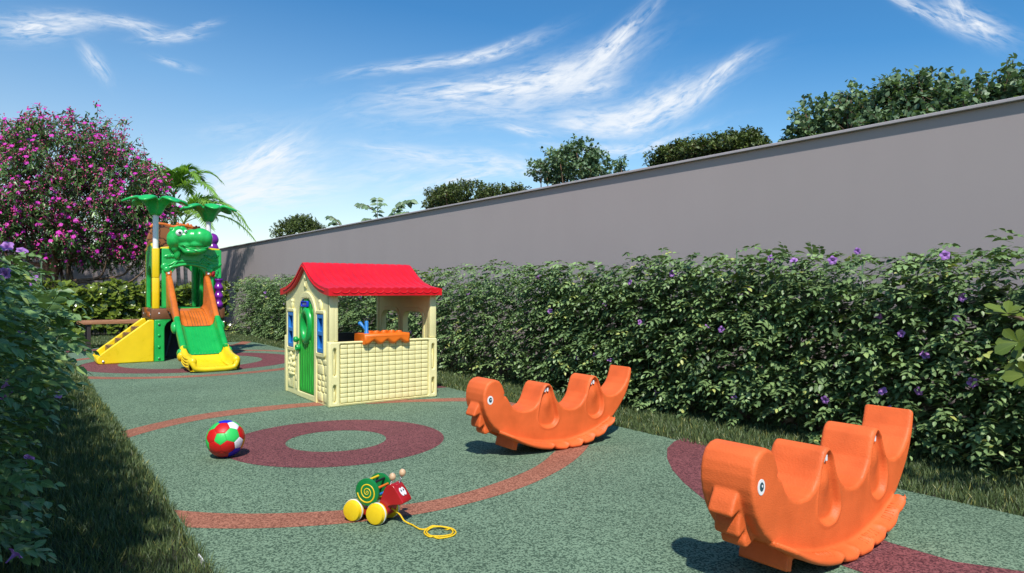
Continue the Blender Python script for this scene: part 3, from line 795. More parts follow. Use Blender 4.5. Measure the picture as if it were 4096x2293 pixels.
def resamp(pts, n, xs=None):
    p = np.array([tuple(q) for q in pts])[:, [0, 2]]; L = np.r_[0, np.cumsum(np.hypot(*np.diff(p, axis=0).T))]; t_ = np.linspace(0, L[-1], n); return np.c_[np.interp(t_, L, p[:, 0]), np.interp(t_, L, p[:, 1])]
NI = 150; ii, oo = resamp(inn, NI), resamp(outl, NI)
for sg, yb in ((-1, 0.0), (1, WD)):
    rows = []
    for (xi, zi), (xo, zo), k in zip(ii, oo, range(NI)):
        e = min(1, k/14+.25); wv = .052*e
        sec = [(xi, yb-sg*.02, zi+.004), (xi, yb+sg*.002, zi), (xi*.4+xo*.6, yb+sg*wv*.62, zi*.45+zo*.55+.016), (xo, yb+sg*wv*.94, zo+.022), (xo, yb+sg*wv, zo+.013), (xo, yb+sg*wv*.92, zo+.003), (xo, yb+sg*wv*.7, zo), (xo, yb-sg*.02, zo)]
        rows.append([bm.verts.new(q) for q in sec])
    for a, b in zip(rows, rows[1:]):
        for j in range(8): bm.faces.new((a[j], a[(j+1) % 8], b[(j+1) % 8], b[j]))
    bm.faces.new(rows[0]); bm.faces.new(rows[-1][::-1])
# flange slopes up to the body
pegm = Matrix.Translation((-.292, 0, .078)) @ Matrix.Rotation(R(14), 4, 'Y')
g = bmesh.ops.create_cube(bm, size=1.0)
for v in g['verts']: v.co = pegm @ Vector((v.co.x*.036, WD/2+v.co.y*(WD-.02), v.co.z*.085))
me = remeshed(bm, .0050, 3, .5)
# dished leg moulds on both flanks
TEARS = [[(-.058, .404), (-.081, .378), (-.105, .325), (-.127, .228), (-.124, .185), (-.093, .152), (-.044, .139), (.007, .147), (.039, .185), (.036, .234), (.002, .325), (-.014, .378), (-.034, .404)],
         [(.338, .424), (.313, .392), (.294, .345), (.275, .259), (.282, .203), (.32, .166), (.362, .156), (.412, .176), (.433, .222), (.43, .285), (.405, .355), (.387, .396), (.362, .424)]]
nv = len(me.vertices); co = np.empty(nv*3, np.float32); me.vertices.foreach_get('co', co); co = co.reshape(-1, 3)
no = np.empty(nv*3, np.float32); me.vertices.foreach_get('vector', no) if False else None
for tr in TEARS:
    pl = np.array(smooth_closed(tr, 4)); q = co[:, [0, 2]]
    a = pl; b = np.roll(pl, -1, 0)
    inside = np.zeros(nv, bool); dmin = np.full(nv, 9.0)
    for (x0, z0), (x1, z1) in zip(a, b):
        cr = ((z0 > q[:, 1]) != (z1 > q[:, 1])) & (q[:, 0] < (x1-x0)*(q[:, 1]-z0)/((z1-z0) if abs(z1-z0) > 1e-9 else 1e-9)+x0)
        inside ^= cr
        e = np.array([x1-x0, z1-z0]); L2 = max(1e-9, (e**2).sum())
        tt = np.clip(((q-[x0, z0])@e)/L2, 0, 1); dd = np.hypot(*(q-np.array([x0, z0])-tt[:, None]*e).T); dmin = np.minimum(dmin, dd)
    cx, zlo, zhi = pl[:, 0].mean(), pl[:, 1].min(), pl[:, 1].max()
    hh = np.clip((q[:, 1]-zlo)/(zhi-zlo), 0, 1)
    s_ = np.clip(dmin/(.020-.008*hh), 0, 1); prof = s_*s_*(3-2*s_)
    bulge = np.exp(-(((q[:, 0]-cx)/.035)**2+((hh-.58)/.20)**2))
    dep = np.where(inside, prof*(.022-.015*bulge), 0)
    lip = np.where(~inside, .0028*np.exp(-(dmin/.008)**2), .0028*np.exp(-(dmin/.005)**2))
    for side in (0, 1):
        yy0 = 0 if side == 0 else WD
        near = np.clip(1-np.abs(co[:, 1]-yy0)/.012, 0, 1) > 0
        sgn = 1 if side == 0 else -1
        co[:, 1] += np.where(near, sgn*(dep-lip), 0)
me.vertices.foreach_set('co', co.ravel().astype(np.float32)); me.update()
rock = thing('rocker', 'nearer orange animal-shaped rocker seesaw at the right, standing on the purple band by the grass', 'rocker', (0, 0, 0))
obj_me('body', me, M['orange'], rock, 180)
def sect(k, sg, yb):
    (xi, zi), (xo, zo) = ii[k], oo[k]; wv = .052
    pi = Vector((xi, yb+sg*.002, zi)); pm = Vector((xi*.4+xo*.6, yb+sg*wv*.62, zi*.45+zo*.55+.016)); po = Vector((xo, yb+sg*wv*.94, zo+.022))
    return [pi.lerp(pm, .3), pi.lerp(pm, .7)+Vector((0, 0, .0005)), pm.lerp(po, .35)]
for sg, yb in ((-1, 0.0), (1, WD)):
    for xa, xb in ((.345, .435), (.150, .250), (-.19, -.10)):
        bm = bmesh.new(); k0, k1 = (int(np.argmin(np.abs(ii[:, 0]-x))) for x in (xa, xb))
        for k in np.linspace(k0, k1, 7).astype(int): add_tube(bm, sect(k, sg, yb), .0023, 5)
        obj('grip_rib', bm, M['orange'], rock, 180)
def disc(bm, y, sgn, x, z, rx, rz, h, mi):
    add_plate(bm, [(x+rx*math.cos(a), z+rz*math.sin(a)) for a in np.linspace(0, 2*math.pi, 25)[:-1]], [], h, 0, MY(y) if sgn < 0 else MYp(y), mi)
for y, sg in ((.004, -1), (WD-.004, 1)):
    bm = bmesh.new()
    disc(bm, y, sg, -.487, .356, .0205, .0255, .0055, 0); disc(bm, y, sg, -.486, .357, .0112, .0145, .0063, 1); disc(bm, y, sg, -.4835, .359, .0036, .0040, .0070, 0)
    obj('eye', bm, [M['white'], M['teal']], rock, 0)
for x, z in ((-.064, .376), (-.043, .378), (.329, .391), (.350, .393)):
    for y, mt in ((.034, MY), (WD-.034, MYp)):
        bm = bmesh.new(); add_plate(bm, rrect(x-.0062, x+.0062, z-.012, z+.012, .004, 3), [], .0255, .002, mt(y))
        obj('tooth', bm, M['white'], rock, 40)
tag(rock, group='orange rockers on the rubber floor')
rock.location = (1.204-.014, 2.480+.034, 0); rock.rotation_euler = (0, 0, R(39.0)); rock.scale = (1.022,)*3
r2 = copy_tree(rock)
r2.scale = (1, 1, 1); r2.location = (.269-.006, 4.25+.024, 0); r2.rotation_euler = (0, 0, A)
tag(r2, 'farther orange animal-shaped rocker seesaw, between the playhouse and the nearer rocker')

# ================================================================== BALL
def soccer(radius):
    bm = bmesh.new(); bmesh.ops.create_icosphere(bm, subdivisions=1, radius=1.0)
    ico = [v.co.normalized() for v in bm.verts]; tri = [[v.index for v in f.verts] for f in bm.faces]; bm.free()
    pent = [(c, [(c*2+n_)/3 for n_ in sorted((q for q in ico if 0 < (q-c).length < 1.3), key=lambda q, c=c: math.atan2(q.dot(frame_of(c)[1]), q.dot(frame_of(c)[0])))]) for c in ico]
    hexa = []
    for t_ in tri:
        a, b, c = (ico[i] for i in t_); cen = (a+b+c)/3
        pts = []
        for p_, q_ in ((a, b), (b, c), (c, a)): pts += [(p_*2+q_)/3, (p_+q_*2)/3]
        hexa.append((cen, pts))
    return pent, hexa
pent, hexa = soccer(1)
# view basis at the ball: e = towards the viewer, r = right, u = up
BC = Vector((-1.714, 4.085, .110))
e_ = (Vector((0, 0, 1))-BC).normalized(); r_ = Vector((0, 0, 1)).cross(e_).normalized(); u_ = e_.cross(r_)
def vdir(dx, dy):
    x, y = dx/188, -dy/188; return (r_*x+u_*y+e_*math.sqrt(max(0, 1-x*x-y*y))).normalized()
p1 = vdir(-49, -3); p2 = vdir(-35, 148)          # two pentagons: centre left and the bottom one
c1, c2_ = pent[0][0], min((p[0] for p in pent[1:]), key=lambda q: abs((q-pent[0][0]).length-1.05))
def basis(a, b):
    a = a.normalized(); c = a.cross(b).normalized(); return Matrix((a, c.cross(a), c)).transposed()
ROT = basis(p1, p2) @ basis(c1.normalized(), c2_.normalized()).transposed()
cols = [((-32, -107), 0), ((64, -45), 1), ((-49, -3), 1), ((-107, 75), 0), ((18, 80), 0), ((-130, -38), 0), ((80, -128), 3), ((133, 48), 3), ((160, -55), 0), ((-98, -130), 1), ((10, -178), 2), ((86, 140), 2), ((-35, 148), 1), ((170, 62), 4), ((-183, 40), 1), ((120, -130), 1), ((-60, 158), 0)]
ball = None
bm = bmesh.new()
RB = .1095
for k, (cen, pts) in enumerate(pent+hexa):
    cw = ROT @ cen.normalized()
    best = max(cols, key=lambda c: vdir(*c[0]).dot(cw))
    mi = best[1] if vdir(*best[0]).dot(cw) > .86 else [0, 1, 2, 3, 4, 0, 1, 2][k % 8]
    pts = [ROT @ q for q in pts]; cc = sum(pts, Vector())/len(pts)
    NR = 7
    rings = []
    for r in range(1, NR+1):
        f = r/NR; fs = f*.985
        ring = []
        m_ = len(pts)
        for i in range(m_):
            for s in range(6):
                q = pts[i].lerp(pts[(i+1) % m_], s/6)
                d = cc.lerp(q, fs).normalized()
                ring.append(bm.verts.new(d*(RB*(1.0 if f < .8 else 1.0-.012*((f-.8)/.2)**2))))
        rings.append(ring)
    cv_ = bm.verts.new(cc.normalized()*RB)
    m_ = len(rings[0])
    for i in range(m_):
        f = bm.faces.new((cv_, rings[0][i], rings[0][(i+1) % m_])); f.material_index = mi
    for a, b in zip(rings, rings[1:]):
        for i in range(m_):
            f = bm.faces.new((a[i], b[i], b[(i+1) % m_], a[(i+1) % m_])); f.material_index = mi
for f in bm.faces:
    if f.normal.dot(f.calc_center_median()) < 0: f.normal_flip()
g = bmesh.ops.create_uvsphere(bm, u_segments=32, v_segments=20, radius=RB*.985)
for f in {f for v in g['verts'] for f in v.link_faces}: f.material_index = 5
ball = obj('ball', bm, [M['ballred'], M['ballgreen'], M['ballblue'], M['ballwhite'], M['ballyellow'], M['seam']], None, 180)
ball.location = BC
tag(ball, 'small football of red, green, white and blue panels on the rubber floor', 'ball')

# ================================================================== SNAIL PULL TOY  (local X = forward, Y = to its left, i.e. away from the camera)
ang = math.atan2(-.40, .92)
ux, uy = math.cos(ang), math.sin(ang)
P0 = Vector((-.687, 2.955)); 
snail = thing('pull_along_snail', 'wooden snail pull toy with red body, green spiral drum and yellow wheels', 'pull toy', (P0.x, P0.y, 0), ang)
# local frame: rear near wheel contact at x=0,y=0; front wheel x=.118; far wheels y=.105
wr = .0455
for x in (0, .118):
    for y, sg in ((0, -1), (.108, 1)):
        bm = bmesh.new()
        MM = Matrix.Translation((x, y, wr)) @ Matrix.Rotation(R(90 if sg < 0 else -90), 4, 'X')
        add_lathe(bm, [(0, -.018), (wr-.003, -.018), (wr, -.015), (wr, .004), (wr-.003, .008), (.0, .008)], MM, 36, 0)
        wl = obj('wheel', bm, M['snailyellow'], snail, 40)
        bm = bmesh.new(); add_lathe(bm, [(wr-.006, -.006), (wr+.0022, -.006), (wr+.0022, .0), (wr-.006, .0)], MM, 40)
        obj('tyre', bm, M['white'], wl, 30)
        bm = bmesh.new(); add_lathe(bm, [(0, .006), (wr-.006, .006), (wr-.003, .010), (wr-.005, .0165), (wr-.012, .019), (0, .020)], MM, 36)
        obj('hub_cap', bm, M['snailyellow'], wl, 40)
bodyp = smooth_closed([(-.062, .050), (-.050, .034), (-.02, .026), (.05, .026), (.11, .026), (.150, .032), (.165, .056), (.166, .078), (.200, .087), (.232, .093), (.238, .106), (.212, .143), (.192, .166), (.174, .171), (.152, .158), (.134, .122), (.120, .090), (.096, .066), (.05, .058), (0, .058), (-.04, .060)], 4)
bm = bmesh.new(); add_plate(bm, bodyp, [], .072, .004, MYp(.018))
body = obj('body', bm, M['snailred'], snail, 40)
# spiral drum
dc = Vector((.070, .054, .132)); rd = .0585
for y0, y1 in ((.000, .013), (.095, .108)):
    bm = bmesh.new(); add_lathe(bm, rcyl(rd, y1-y0, .0018), Matrix.Translation((dc.x, y1, dc.z)) @ Matrix.Rotation(R(90), 4, 'X'), 48)
    dsk = obj('drum_disc', bm, M['snailgreen'], snail, 35)
    if y0 == 0:
        bm = bmesh.new()
        pts, rad = [], []
        for i in range(150):
            th = i/149*3.55*2*math.pi; rr = .0015+.0470*(i/149)**1.75
            a = th-.55*math.pi-3.55*2*math.pi+math.pi*.55+R(172)
            pts.append((dc.x+rr*math.cos(-a+R(0)), -.0002, dc.z+rr*math.sin(a*-1))); rad.append(.0009+.0028*(i/149)**1.0)
        add_tube(bm, pts, rad, 6)
        for v in bm.verts: v.co.y = -.0002+(v.co.y+.0002)*.35
        obj('spiral', bm, M['snailyellow'], dsk, 180)
for k, (a, mt) in enumerate([(98, 'snailyellow'), (58, 'black'), (22, 'counter'), (-14, 'blue'), (-48, 'snailyellow'), (-85, 'black'), (135, 'blue'), (175, 'counter'), (215, 'snailyellow')]):
    bm = bmesh.new(); x, z = dc.x+.047*math.cos(R(a)), dc.z+.047*math.sin(R(a))
    add_tube(bm, [(x, .012, z), (x, .096, z)], .0052, 12); obj('drum_rod', bm, M[mt], snail, 40)
bm = bmesh.new(); add_tube(bm, [(dc.x, .004, dc.z), (dc.x, .104, dc.z)], .003, 8); obj('axle', bm, M['metal'], snail, 40)
for x, y, dx, ln in ((.166, .036, .004, .022), (.186, .072, .010, .034)):
    b0 = Vector((x, y, .165)); b1 = Vector((x+dx, y+.004, .165+ln))
    bm = bmesh.new(); pts = []
    for i in range(90):
        f = i/89; c = b0.lerp(b1, f); pts.append(c+Vector((math.cos(f*14*2*math.pi), math.sin(f*14*2*math.pi), 0))*.0028)
    add_tube(bm, pts, .0011, 4); add_tube(bm, [b0, b1], .0027, 6)
    an = obj('antenna', bm, M['metal'], snail, 180)
    bm = bmesh.new(); d = (b1-b0).normalized(); c = b1+d*.013; add_ball(bm, c, (.0145, .0145, .0165), 18); obj('antenna_ball', bm, M['wood'], an, 180)
    bm = bmesh.new(); add_ball(bm, c+d*.0158, (.003, .003, .002), 8); obj('pin', bm, M['metal'], an, 180)
# face: two eyes painted on the sloping front of the head
fa, fb = Vector((.238, 0, .106)), Vector((.192, 0, .166)); fd = (fb-fa).normalized(); fn = Vector((fd.z, 0, -fd.x))
if fn.x < 0: fn = -fn
for yo in (.043, .060):
    FM = Matrix(((0, fd.x, fn.x, (.2150)+fn.x*.0020), (1, fd.y, fn.y, yo), (0, fd.z, fn.z, .1380+fn.z*.0020), (0, 0, 0, 1)))
    bm = bmesh.new()
    add_plate(bm, [(.0098*math.cos(a), .0190*math.sin(a)) for a in np.linspace(0, 2*math.pi, 23)[:-1]], [], .0025, .0005, FM @ Matrix.Translation((0, 0, 0)), 0)
    add_plate(bm, [(.0034*math.cos(a), .0050+.0055*math.sin(a)) for a in np.linspace(0, 2*math.pi, 17)[:-1]], [], .0032, 0, FM, 1)
    obj('eye', bm, [M['white'], M['black']], snail, 30)
bm = bmesh.new()
add_plate(bm, [(.134, .060), (.142, .057), (.148, .064), (.156, .068), (.155, .074), (.146, .071), (.138, .069)], [], .0016, 0, MY(.0205), 0)
add_plate(bm, [(.1385, .0605), (.1415, .0605), (.1415, .0645), (.1385, .0645)], [], .0022, 0, MY(.0205), 1)
add_plate(bm, [(.150, .0688), (.1535, .0700), (.1535, .0725), (.150, .0712)], [], .0022, 0, MY(.0205), 1)
obj('emblem', bm, [M['white'], M['black']], body, 0)
# pull cord from the chest to a loose coil on the floor
def GS(x, y): return G(1340+.22194*x, 1860+.22194*y)
inv = Matrix.Rotation(-ang, 3, 'Z')
loc = lambda gx, gy, z: inv @ Vector((gx-P0.x, gy-P0.y, z))
path = [Vector((.160, .052, .062)), Vector((.172, .046, .060))]
for (x, y, z) in ((1165, 890, .040), (1240, 1000, .018), (1320, 1075, .006), (1400, 1105, .005), (1465, 1145, .005), (1540, 1180, .005), (1640, 1178, .005), (1740, 1130, .006), (1800, 1128, .006), (2000, 1145, .005), (2120, 1175, .005), (2180, 1240, .005), (2110, 1300, .005), (1960, 1335, .005), (1850, 1343, .005), (1770, 1315, .005), (1700, 1315, .005), (1625, 1270, .005), (1612, 1225, .005), (1680, 1180, .010), (1800, 1160, .010), (1950, 1160, .010), (2070, 1180, .009), (2125, 1225, .006), (2090, 1280, .006), (1960, 1315, .008), (1830, 1325, .009), (1720, 1300, .006), (1655, 1250, .006), (1670, 1205, .006), (1760, 1175, .012), (1900, 1165, .013), (2030, 1182, .010), (2060, 1190, .008)):
    if z > .015:
        d_ = (1-z)*FPX/(1860+.22194*y-HY); gx, gy = (1340+.22194*x-2048)/FPX*d_, d_
    else: gx, gy = GS(x, y)
    path.append(loc(gx, gy, z))
bm = bmesh.new(); add_tube(bm, smooth_open(path, 6), .0034, 8)
e0 = path[-1]
for k in range(9): add_tube(bm, [e0, e0+Vector((random.uniform(-.02, .006), random.uniform(-.018, .004), random.uniform(-.004, .004)))], [.0012, .0004], 4)
obj('pull_cord', bm, M['cord'], snail, 180)
# ================================================================== PLAY TOWER (local X across the slide front, Y into the tower, slide runs along -Y, stairs along -X)
TW = R(35.6)
tower = thing('play_tower', 'tall plastic play tower with green slide, yellow steps, dinosaur head and two palm leaf tops', 'play tower', (-4.98, 9.55, 0), TW)
SQ = .86
# stairs
def stair_side(y0, name):
    bm = bmesh.new()
    p = [(-.03, .02), (-.03, .585), (-.10, .585), (-.17, .548), (-.66, .135), (-.715, .085), (-.725, .045), (-.705, .012), (-.68, .0), (-.05, .0)]
    q = smooth_closed([(-.03, .0), (-.03, .02)], 1)
    out = [(-.03, .0), (-.03, .585), (-.085, .585)]+arcpts(-.085, .515, .055, .070, 90, 132, 4)[1:]+[(-.655, .150)]+[(-.690, .118), (-.712, .085), (-.718, .055), (-.712, .025), (-.695, .006), (-.675, .0)]
    add_plate(bm, out, [], .060, .016, MY(y0+.060), seg=3)
    o = obj(name, bm, M['yellow'], tower, 40); return o
near = stair_side(-.055, 'stair_side'); far = stair_side(.610, 'stair_side')
for k, (x, z) in enumerate([(-.565, .222), (-.447, .314), (-.350, .392), (-.246, .474)]):
    bm = bmesh.new(); add_box(bm, x, x+.17, .004, .612, max(.0, z-.10), z, .018, 3); obj('step', bm, M['brown'], tower, 40)
bm = bmesh.new(); add_box(bm, -.712, -.55, .004, .612, .012, .075, .012); obj('step', bm, M['yellow'], tower, 40)
bm = bmesh.new()
for x, z, y in ((-.64, .035, -.056),): add_lathe(bm, [(.016, 0), (.016, .004), (.010, .009), (0, .010)], Matrix.Translation((x, y, z)) @ Matrix.Rotation(R(90), 4, 'X'), 12)
obj('bolt', bm, M['metal'], near, 40)
bm = bmesh.new()
gp_ = [(-.028, 0), (.085, 0)]+arcpts(.085, .015, .015, .015, -60, 0, 3)+[(.100, .44)]+[(.106, .485), (.130, .530), (.175, .565), (.190, .585), (-.028, .585)]
add_plate(bm, gp_, [], .075, .012, MY(.018)); gpl = obj('leg_plate', bm, M['green'], tower, 40)
for z in (.045, .205, .365, .520):
    bm = bmesh.new(); MM = Matrix.Translation((.030, -.056, z)) @ Matrix.Rotation(R(90), 4, 'X')
    add_lathe(bm, [(.020, 0), (.020, .006), (.014, .013), (0, .015)], MM, 14)
    obj('bolt_cap', bm, M['green'], gpl, 50)
    if z in (.045, .520):
        bm = bmesh.new(); add_lathe(bm, [(.010, .010), (.010, .016), (0, .018)], MM, 10); obj('bolt', bm, M['metal'], gpl, 50)
# other legs of the tower, under the deck
for x, y in ((.76, -.02), (-.0, .74), (.76, .74)):
    bm = bmesh.new(); add_box(bm, x, x+.11, y, y+.11, 0, .59, .015); obj('leg_plate', bm, M['green'], tower, 40)
# dark climbing panel under the deck
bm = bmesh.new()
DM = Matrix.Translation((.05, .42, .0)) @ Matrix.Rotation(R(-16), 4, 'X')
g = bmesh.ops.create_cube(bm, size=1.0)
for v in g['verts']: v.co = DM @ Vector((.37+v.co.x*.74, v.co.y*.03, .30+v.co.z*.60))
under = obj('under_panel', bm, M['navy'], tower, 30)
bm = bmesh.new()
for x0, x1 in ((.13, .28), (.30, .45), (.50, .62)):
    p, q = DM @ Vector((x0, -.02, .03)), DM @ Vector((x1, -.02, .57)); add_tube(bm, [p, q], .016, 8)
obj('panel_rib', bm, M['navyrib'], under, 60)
# deck
bm = bmesh.new()
add_plate(bm, rrect(-.065, SQ+.03, -.060, SQ+.03, .03), [], .150, .010, MZ(.588)); deck = obj('deck', bm, M['brown'], tower, 40)
bm = bmesh.new(); add_box(bm, -.072, -.060, .10, .36, .62, .69, .004); add_box(bm, -.067, -.05, .36, .62, .66, .745, .006); obj('deck_plate', bm, M['tororange'], deck, 30)
for x, y, ax in ((.03, -.062, 'f'), (.16, -.062, 'f'), (.19, -.062, 'f'), (-.066, .70, 's'), (-.066, .05, 's')):
    bm = bmesh.new()
    MM = Matrix.Translation((x, y, .675 if ax == 'f' else .655)) @ (Matrix.Rotation(R(90), 4, 'X') if ax == 'f' else Matrix.Rotation(R(-90), 4, 'Y'))
    add_lathe(bm, [(.010, 0), (.010, .004), (0, .006)], MM, 10); obj('bolt', bm, M['white'], deck, 50)
# yellow corner columns in two lengths
for x, y in ((-.005, -.005), (.075, SQ-.035), (SQ-.035, SQ-.035)):
    bm = bmesh.new()
    for z0, z1 in ((.739, 1.170), (1.174, 1.580)):
        add_plate(bm, rrect(x-.048, x+.048, y-.048, y+.048, .030, 5), [], z1-z0, .006, MZ(z0))
    obj('corner_column', bm, M['yellow'], tower, 40)
# front wall of the cab with its arch
bm = bmesh.new()
arch = [(.168, .745), (.640, .745)]+arcpts(.404, 1.130, .236, .235, 0, 180, 16)
add_plate(bm, [(.065, .742), (.745, .742), (.745, 1.168), (.850, 1.168), (.850, 1.565), (.840, 1.580), (.075, 1.580), (.065, 1.57)], [arch], .050, .010, MY(-.012))
add_plate(bm, [(.115, 1.27), (.700, 1.27)]+arcpts(.404, 1.135, .270, .285, 0, 180, 14)[1:-1][::1], [arcpts(.404, 1.13, .237, .236, 2, 178, 14)+[(.18, 1.28), (.63, 1.28)][::-1]] if False else [], .006, .002, MY(-.060)) if False else None
fw = obj('front_wall', bm, M['green'], tower, 40)
bm = bmesh.new()
Yf = -.064
def vine(pts, r): add_tube(bm, smooth_open([(x, Yf, z) for x, z in pts], 5), r, 8)
for x in (.130, .685):
    add_ball(bm, (x, Yf, 1.285), (.050, .035, .050), 16); add_ball(bm, (x-.02 if x < .4 else x+.03, Yf+.005, 1.325), (.060, .022, .055), 16)
vine([(.14, 1.29), (.19, 1.325), (.27, 1.345), (.40, 1.365), (.53, 1.350), (.62, 1.325), (.69, 1.29)], .020)
vine([(.10, 1.34), (.18, 1.36), (.25, 1.40), (.42, 1.405), (.58, 1.39), (.66, 1.35), (.75, 1.345), (.82, 1.37)], .014)
vine([(.20, 1.33), (.27, 1.42), (.30, 1.50)], .016); vine([(.55, 1.36), (.60, 1.44), (.66, 1.40), (.72, 1.38)], .016)
for x, z, a, l in ((.16, 1.475, 8, .085), (.21, 1.48, -10, .05), (.70, 1.455, -24, .11), (.76, 1.48, 30, .075), (.78, 1.345, 24, .085), (.62, 1.40, -40, .07), (.775, 1.235, 70, .085)):
    add_ball(bm, (x, Yf+.010, z), (l, .024, .034), 14, rot=Matrix.Rotation(R(-a), 3, 'Y'))
    for k in (-1, 0, 1): add_ball(bm, (x+k*l*.45*math.cos(R(a)), Yf-.012, z+k*l*.45*math.sin(R(a))), (.008, .008, .026), 8, rot=Matrix.Rotation(R(-a+20), 3, 'Y'))
obj('vine_relief', bm, M['green'], fw, 180)
# red brackets of the slide
for x in (.150, .668):
    bm = bmesh.new(); add_box(bm, x-.038, x+.038, -.085, -.058, 1.195, 1.268, .006); br = obj('slide_bracket', bm, M['tororange'], tower, 40)
    bm = bmesh.new(); add_lathe(bm, [(.015, 0), (.015, .006), (0, .009)], Matrix.Translation((x-.002, -.085, 1.235)) @ Matrix.Rotation(R(90), 4, 'X'), 12); obj('bolt', bm, M['white'], br, 50)
bm = bmesh.new(); add_box(bm, .712, .760, -.082, -.056, 1.19, 1.268, .006); obj('slide_bracket', bm, M['snailred'], tower, 40)
# left wall with gabled top and arch
bm = bmesh.new()
archL = [(.20, .745), (.62, .745)]+arcpts(.41, 1.14, .21, .20, 0, 180, 14)
add_plate(bm, [(.065, .742), (.76, .742), (.76, 1.555), (.52, 1.645), (.33, 1.645), (.065, 1.555)], [archL], .050, .010, MX(.022))
lw = obj('side_wall', bm, M['green'], tower, 40)
bm = bmesh.new(); add_box(bm, -.026, .022, .772, .796, .742, 1.56, .006); obj('wall_edging', bm, M['yellow'], lw, 40)
bm = bmesh.new(); add_tube(bm, [(-.005, .04, 1.570), (-.005, .30, 1.652), (-.005, .36, 1.668), (-.005, .48, 1.668), (-.005, .55, 1.650), (-.005, .79, 1.570)], .026, 10)
obj('wall_edging', bm, M['yellow'], lw, 60)
bm = bmesh.new(); add_plate(bm, [(.055, 1.578), (.835, 1.578), (.835, 1.60), (.60, 1.622), (.25, 1.622), (.055, 1.60)], [], .05, .008, MY(.034)); obj('wall_edging', bm, M['yellow'], fw, 40)
# right wall, back wall
bm = bmesh.new(); add_plate(bm, [(-.03, .742), (.77, .742), (.77, 1.555), (.02, 1.555), (-.03, 1.5)], [], .045, .010, MX(SQ-.005)); obj('side_wall', bm, M['green'], tower, 40)
bm = bmesh.new(); add_plate(bm, [(.065, .742), (.775, .742), (.775, 1.56), (.065, 1.56)], [[(.15, .745), (.66, .745)]+arcpts(.405, 1.13, .255, .25, 0, 180, 14)], .045, .010, MYp(SQ-.06)); obj('back_wall', bm, M['green'], tower, 40)
for x in (.60, .70):
    bm = bmesh.new(); add_box(bm, x, x+.055, .70, .79, .742, 1.50, .012); obj('wall_stiffener', bm, M['green'], tower, 40)
# brown boulder shaped panel on top of the back, with orange rim
m, t, p = material('cracked_brown_plastic')
tco = t.new('ShaderNodeTexCoord'); vo = t.new('ShaderNodeTexVoronoi', feature='DISTANCE_TO_EDGE', i_Scale=6.5); 
nzz = t.new('ShaderNodeTexNoise', i_Scale=5.0, i_Detail=4.0); t.link(tco.outputs['Object'], nzz.inputs['Vector'])
vm = t.new('ShaderNodeVectorMath', operation='MULTIPLY_ADD'); t.link(nzz.outputs['Color'], vm.inputs[0]); vm.inputs[1].default_value = (.25, .25, .25); t.link(tco.outputs['Object'], vm.inputs[2]); t.link(vm.outputs[0], vo.inputs['Vector'])
t.link(t.ramp(vo.outputs[0], [(0, (.035, .012, .006)), (.035, (.05, .018, .008)), (.05, (.27, .095, .030)), (1, (.33, .12, .035))]), p.inputs['Base Color'])
bb = t.new('ShaderNodeBump', i_Strength=.5, i_Distance=.01); t.link(t.math('MINIMUM', vo.outputs[0], .06), bb.inputs['Height']); t.link(bb.outputs[0], p.inputs['Normal']); p.inputs['Roughness'].default_value = .38
M['crack'] = m
bm = bmesh.new()
shell = [(.02, 1.56), (.86, 1.56), (.88, 1.70), (.84, 1.84), (.70, 1.93), (.45, 1.965), (.22, 1.985), (.09, 1.985), (.04, 1.92), (-.015, 1.78), (-.01, 1.66)]
add_plate(bm, smooth_closed(shell, 4), [], .075, .020, MY(.790)); tp = obj('boulder_panel', bm, M['crack'], tower, 40)
bm = bmesh.new()
rim = smooth_open([(.03, .735, 1.93), (.09, .735, 1.985), (.22, .735, 1.985), (.34, .735, 1.955), (.45, .735, 1.985), (.58, .735, 1.965), (.70, .735, 1.93), (.82, .735, 1.86)], 6)
add_tube(bm, rim, .024, 10)
for x, z in ((.40, 2.0), (.44, 1.99), (.54, 1.995), (.585, 1.98), (.66, 1.965), (.70, 1.955), (.29, 1.975)): add_ball(bm, (x, .735, z), (.022, .025, .030), 10)
obj('rim', bm, M['tororange'], tp, 180)
# purple scalloped climbing rails on the right
bm = bmesh.new()
prof = [(.052+.011*math.sin(2*math.pi*(z-.74)/.125-.6)*1.0, z) for z in np.linspace(.742, 1.160, 40)]
add_lathe(bm, [(0, .742)]+prof+[(0, 1.160)], Matrix.Translation((.815, -.035, 0)), 20)
obj('scalloped_rail', bm, M['purple'], tower, 180)
bm = bmesh.new()
prof = [(.062+.024*abs(math.sin(math.pi*(z-1.56)/.135)), z) for z in np.linspace(1.56, 1.83, 40)]
add_lathe(bm, [(0, 1.56)]+prof+[(.036, 1.85), (0, 1.862)], Matrix.Translation((.83, .42, 0)), 20)
obj('scalloped_rail', bm, M['purple'], tower, 180)
bm = bmesh.new(); add_box(bm, .72, .80, .38, .46, 1.56, 1.75, .02); obj('rail_base', bm, M['brown'], tower, 40)
bm = bmesh.new(); add_box(bm, .80, .90, -.05, .06, .60, .742, .015); obj('rail_base', bm, M['brown'], tower, 40)
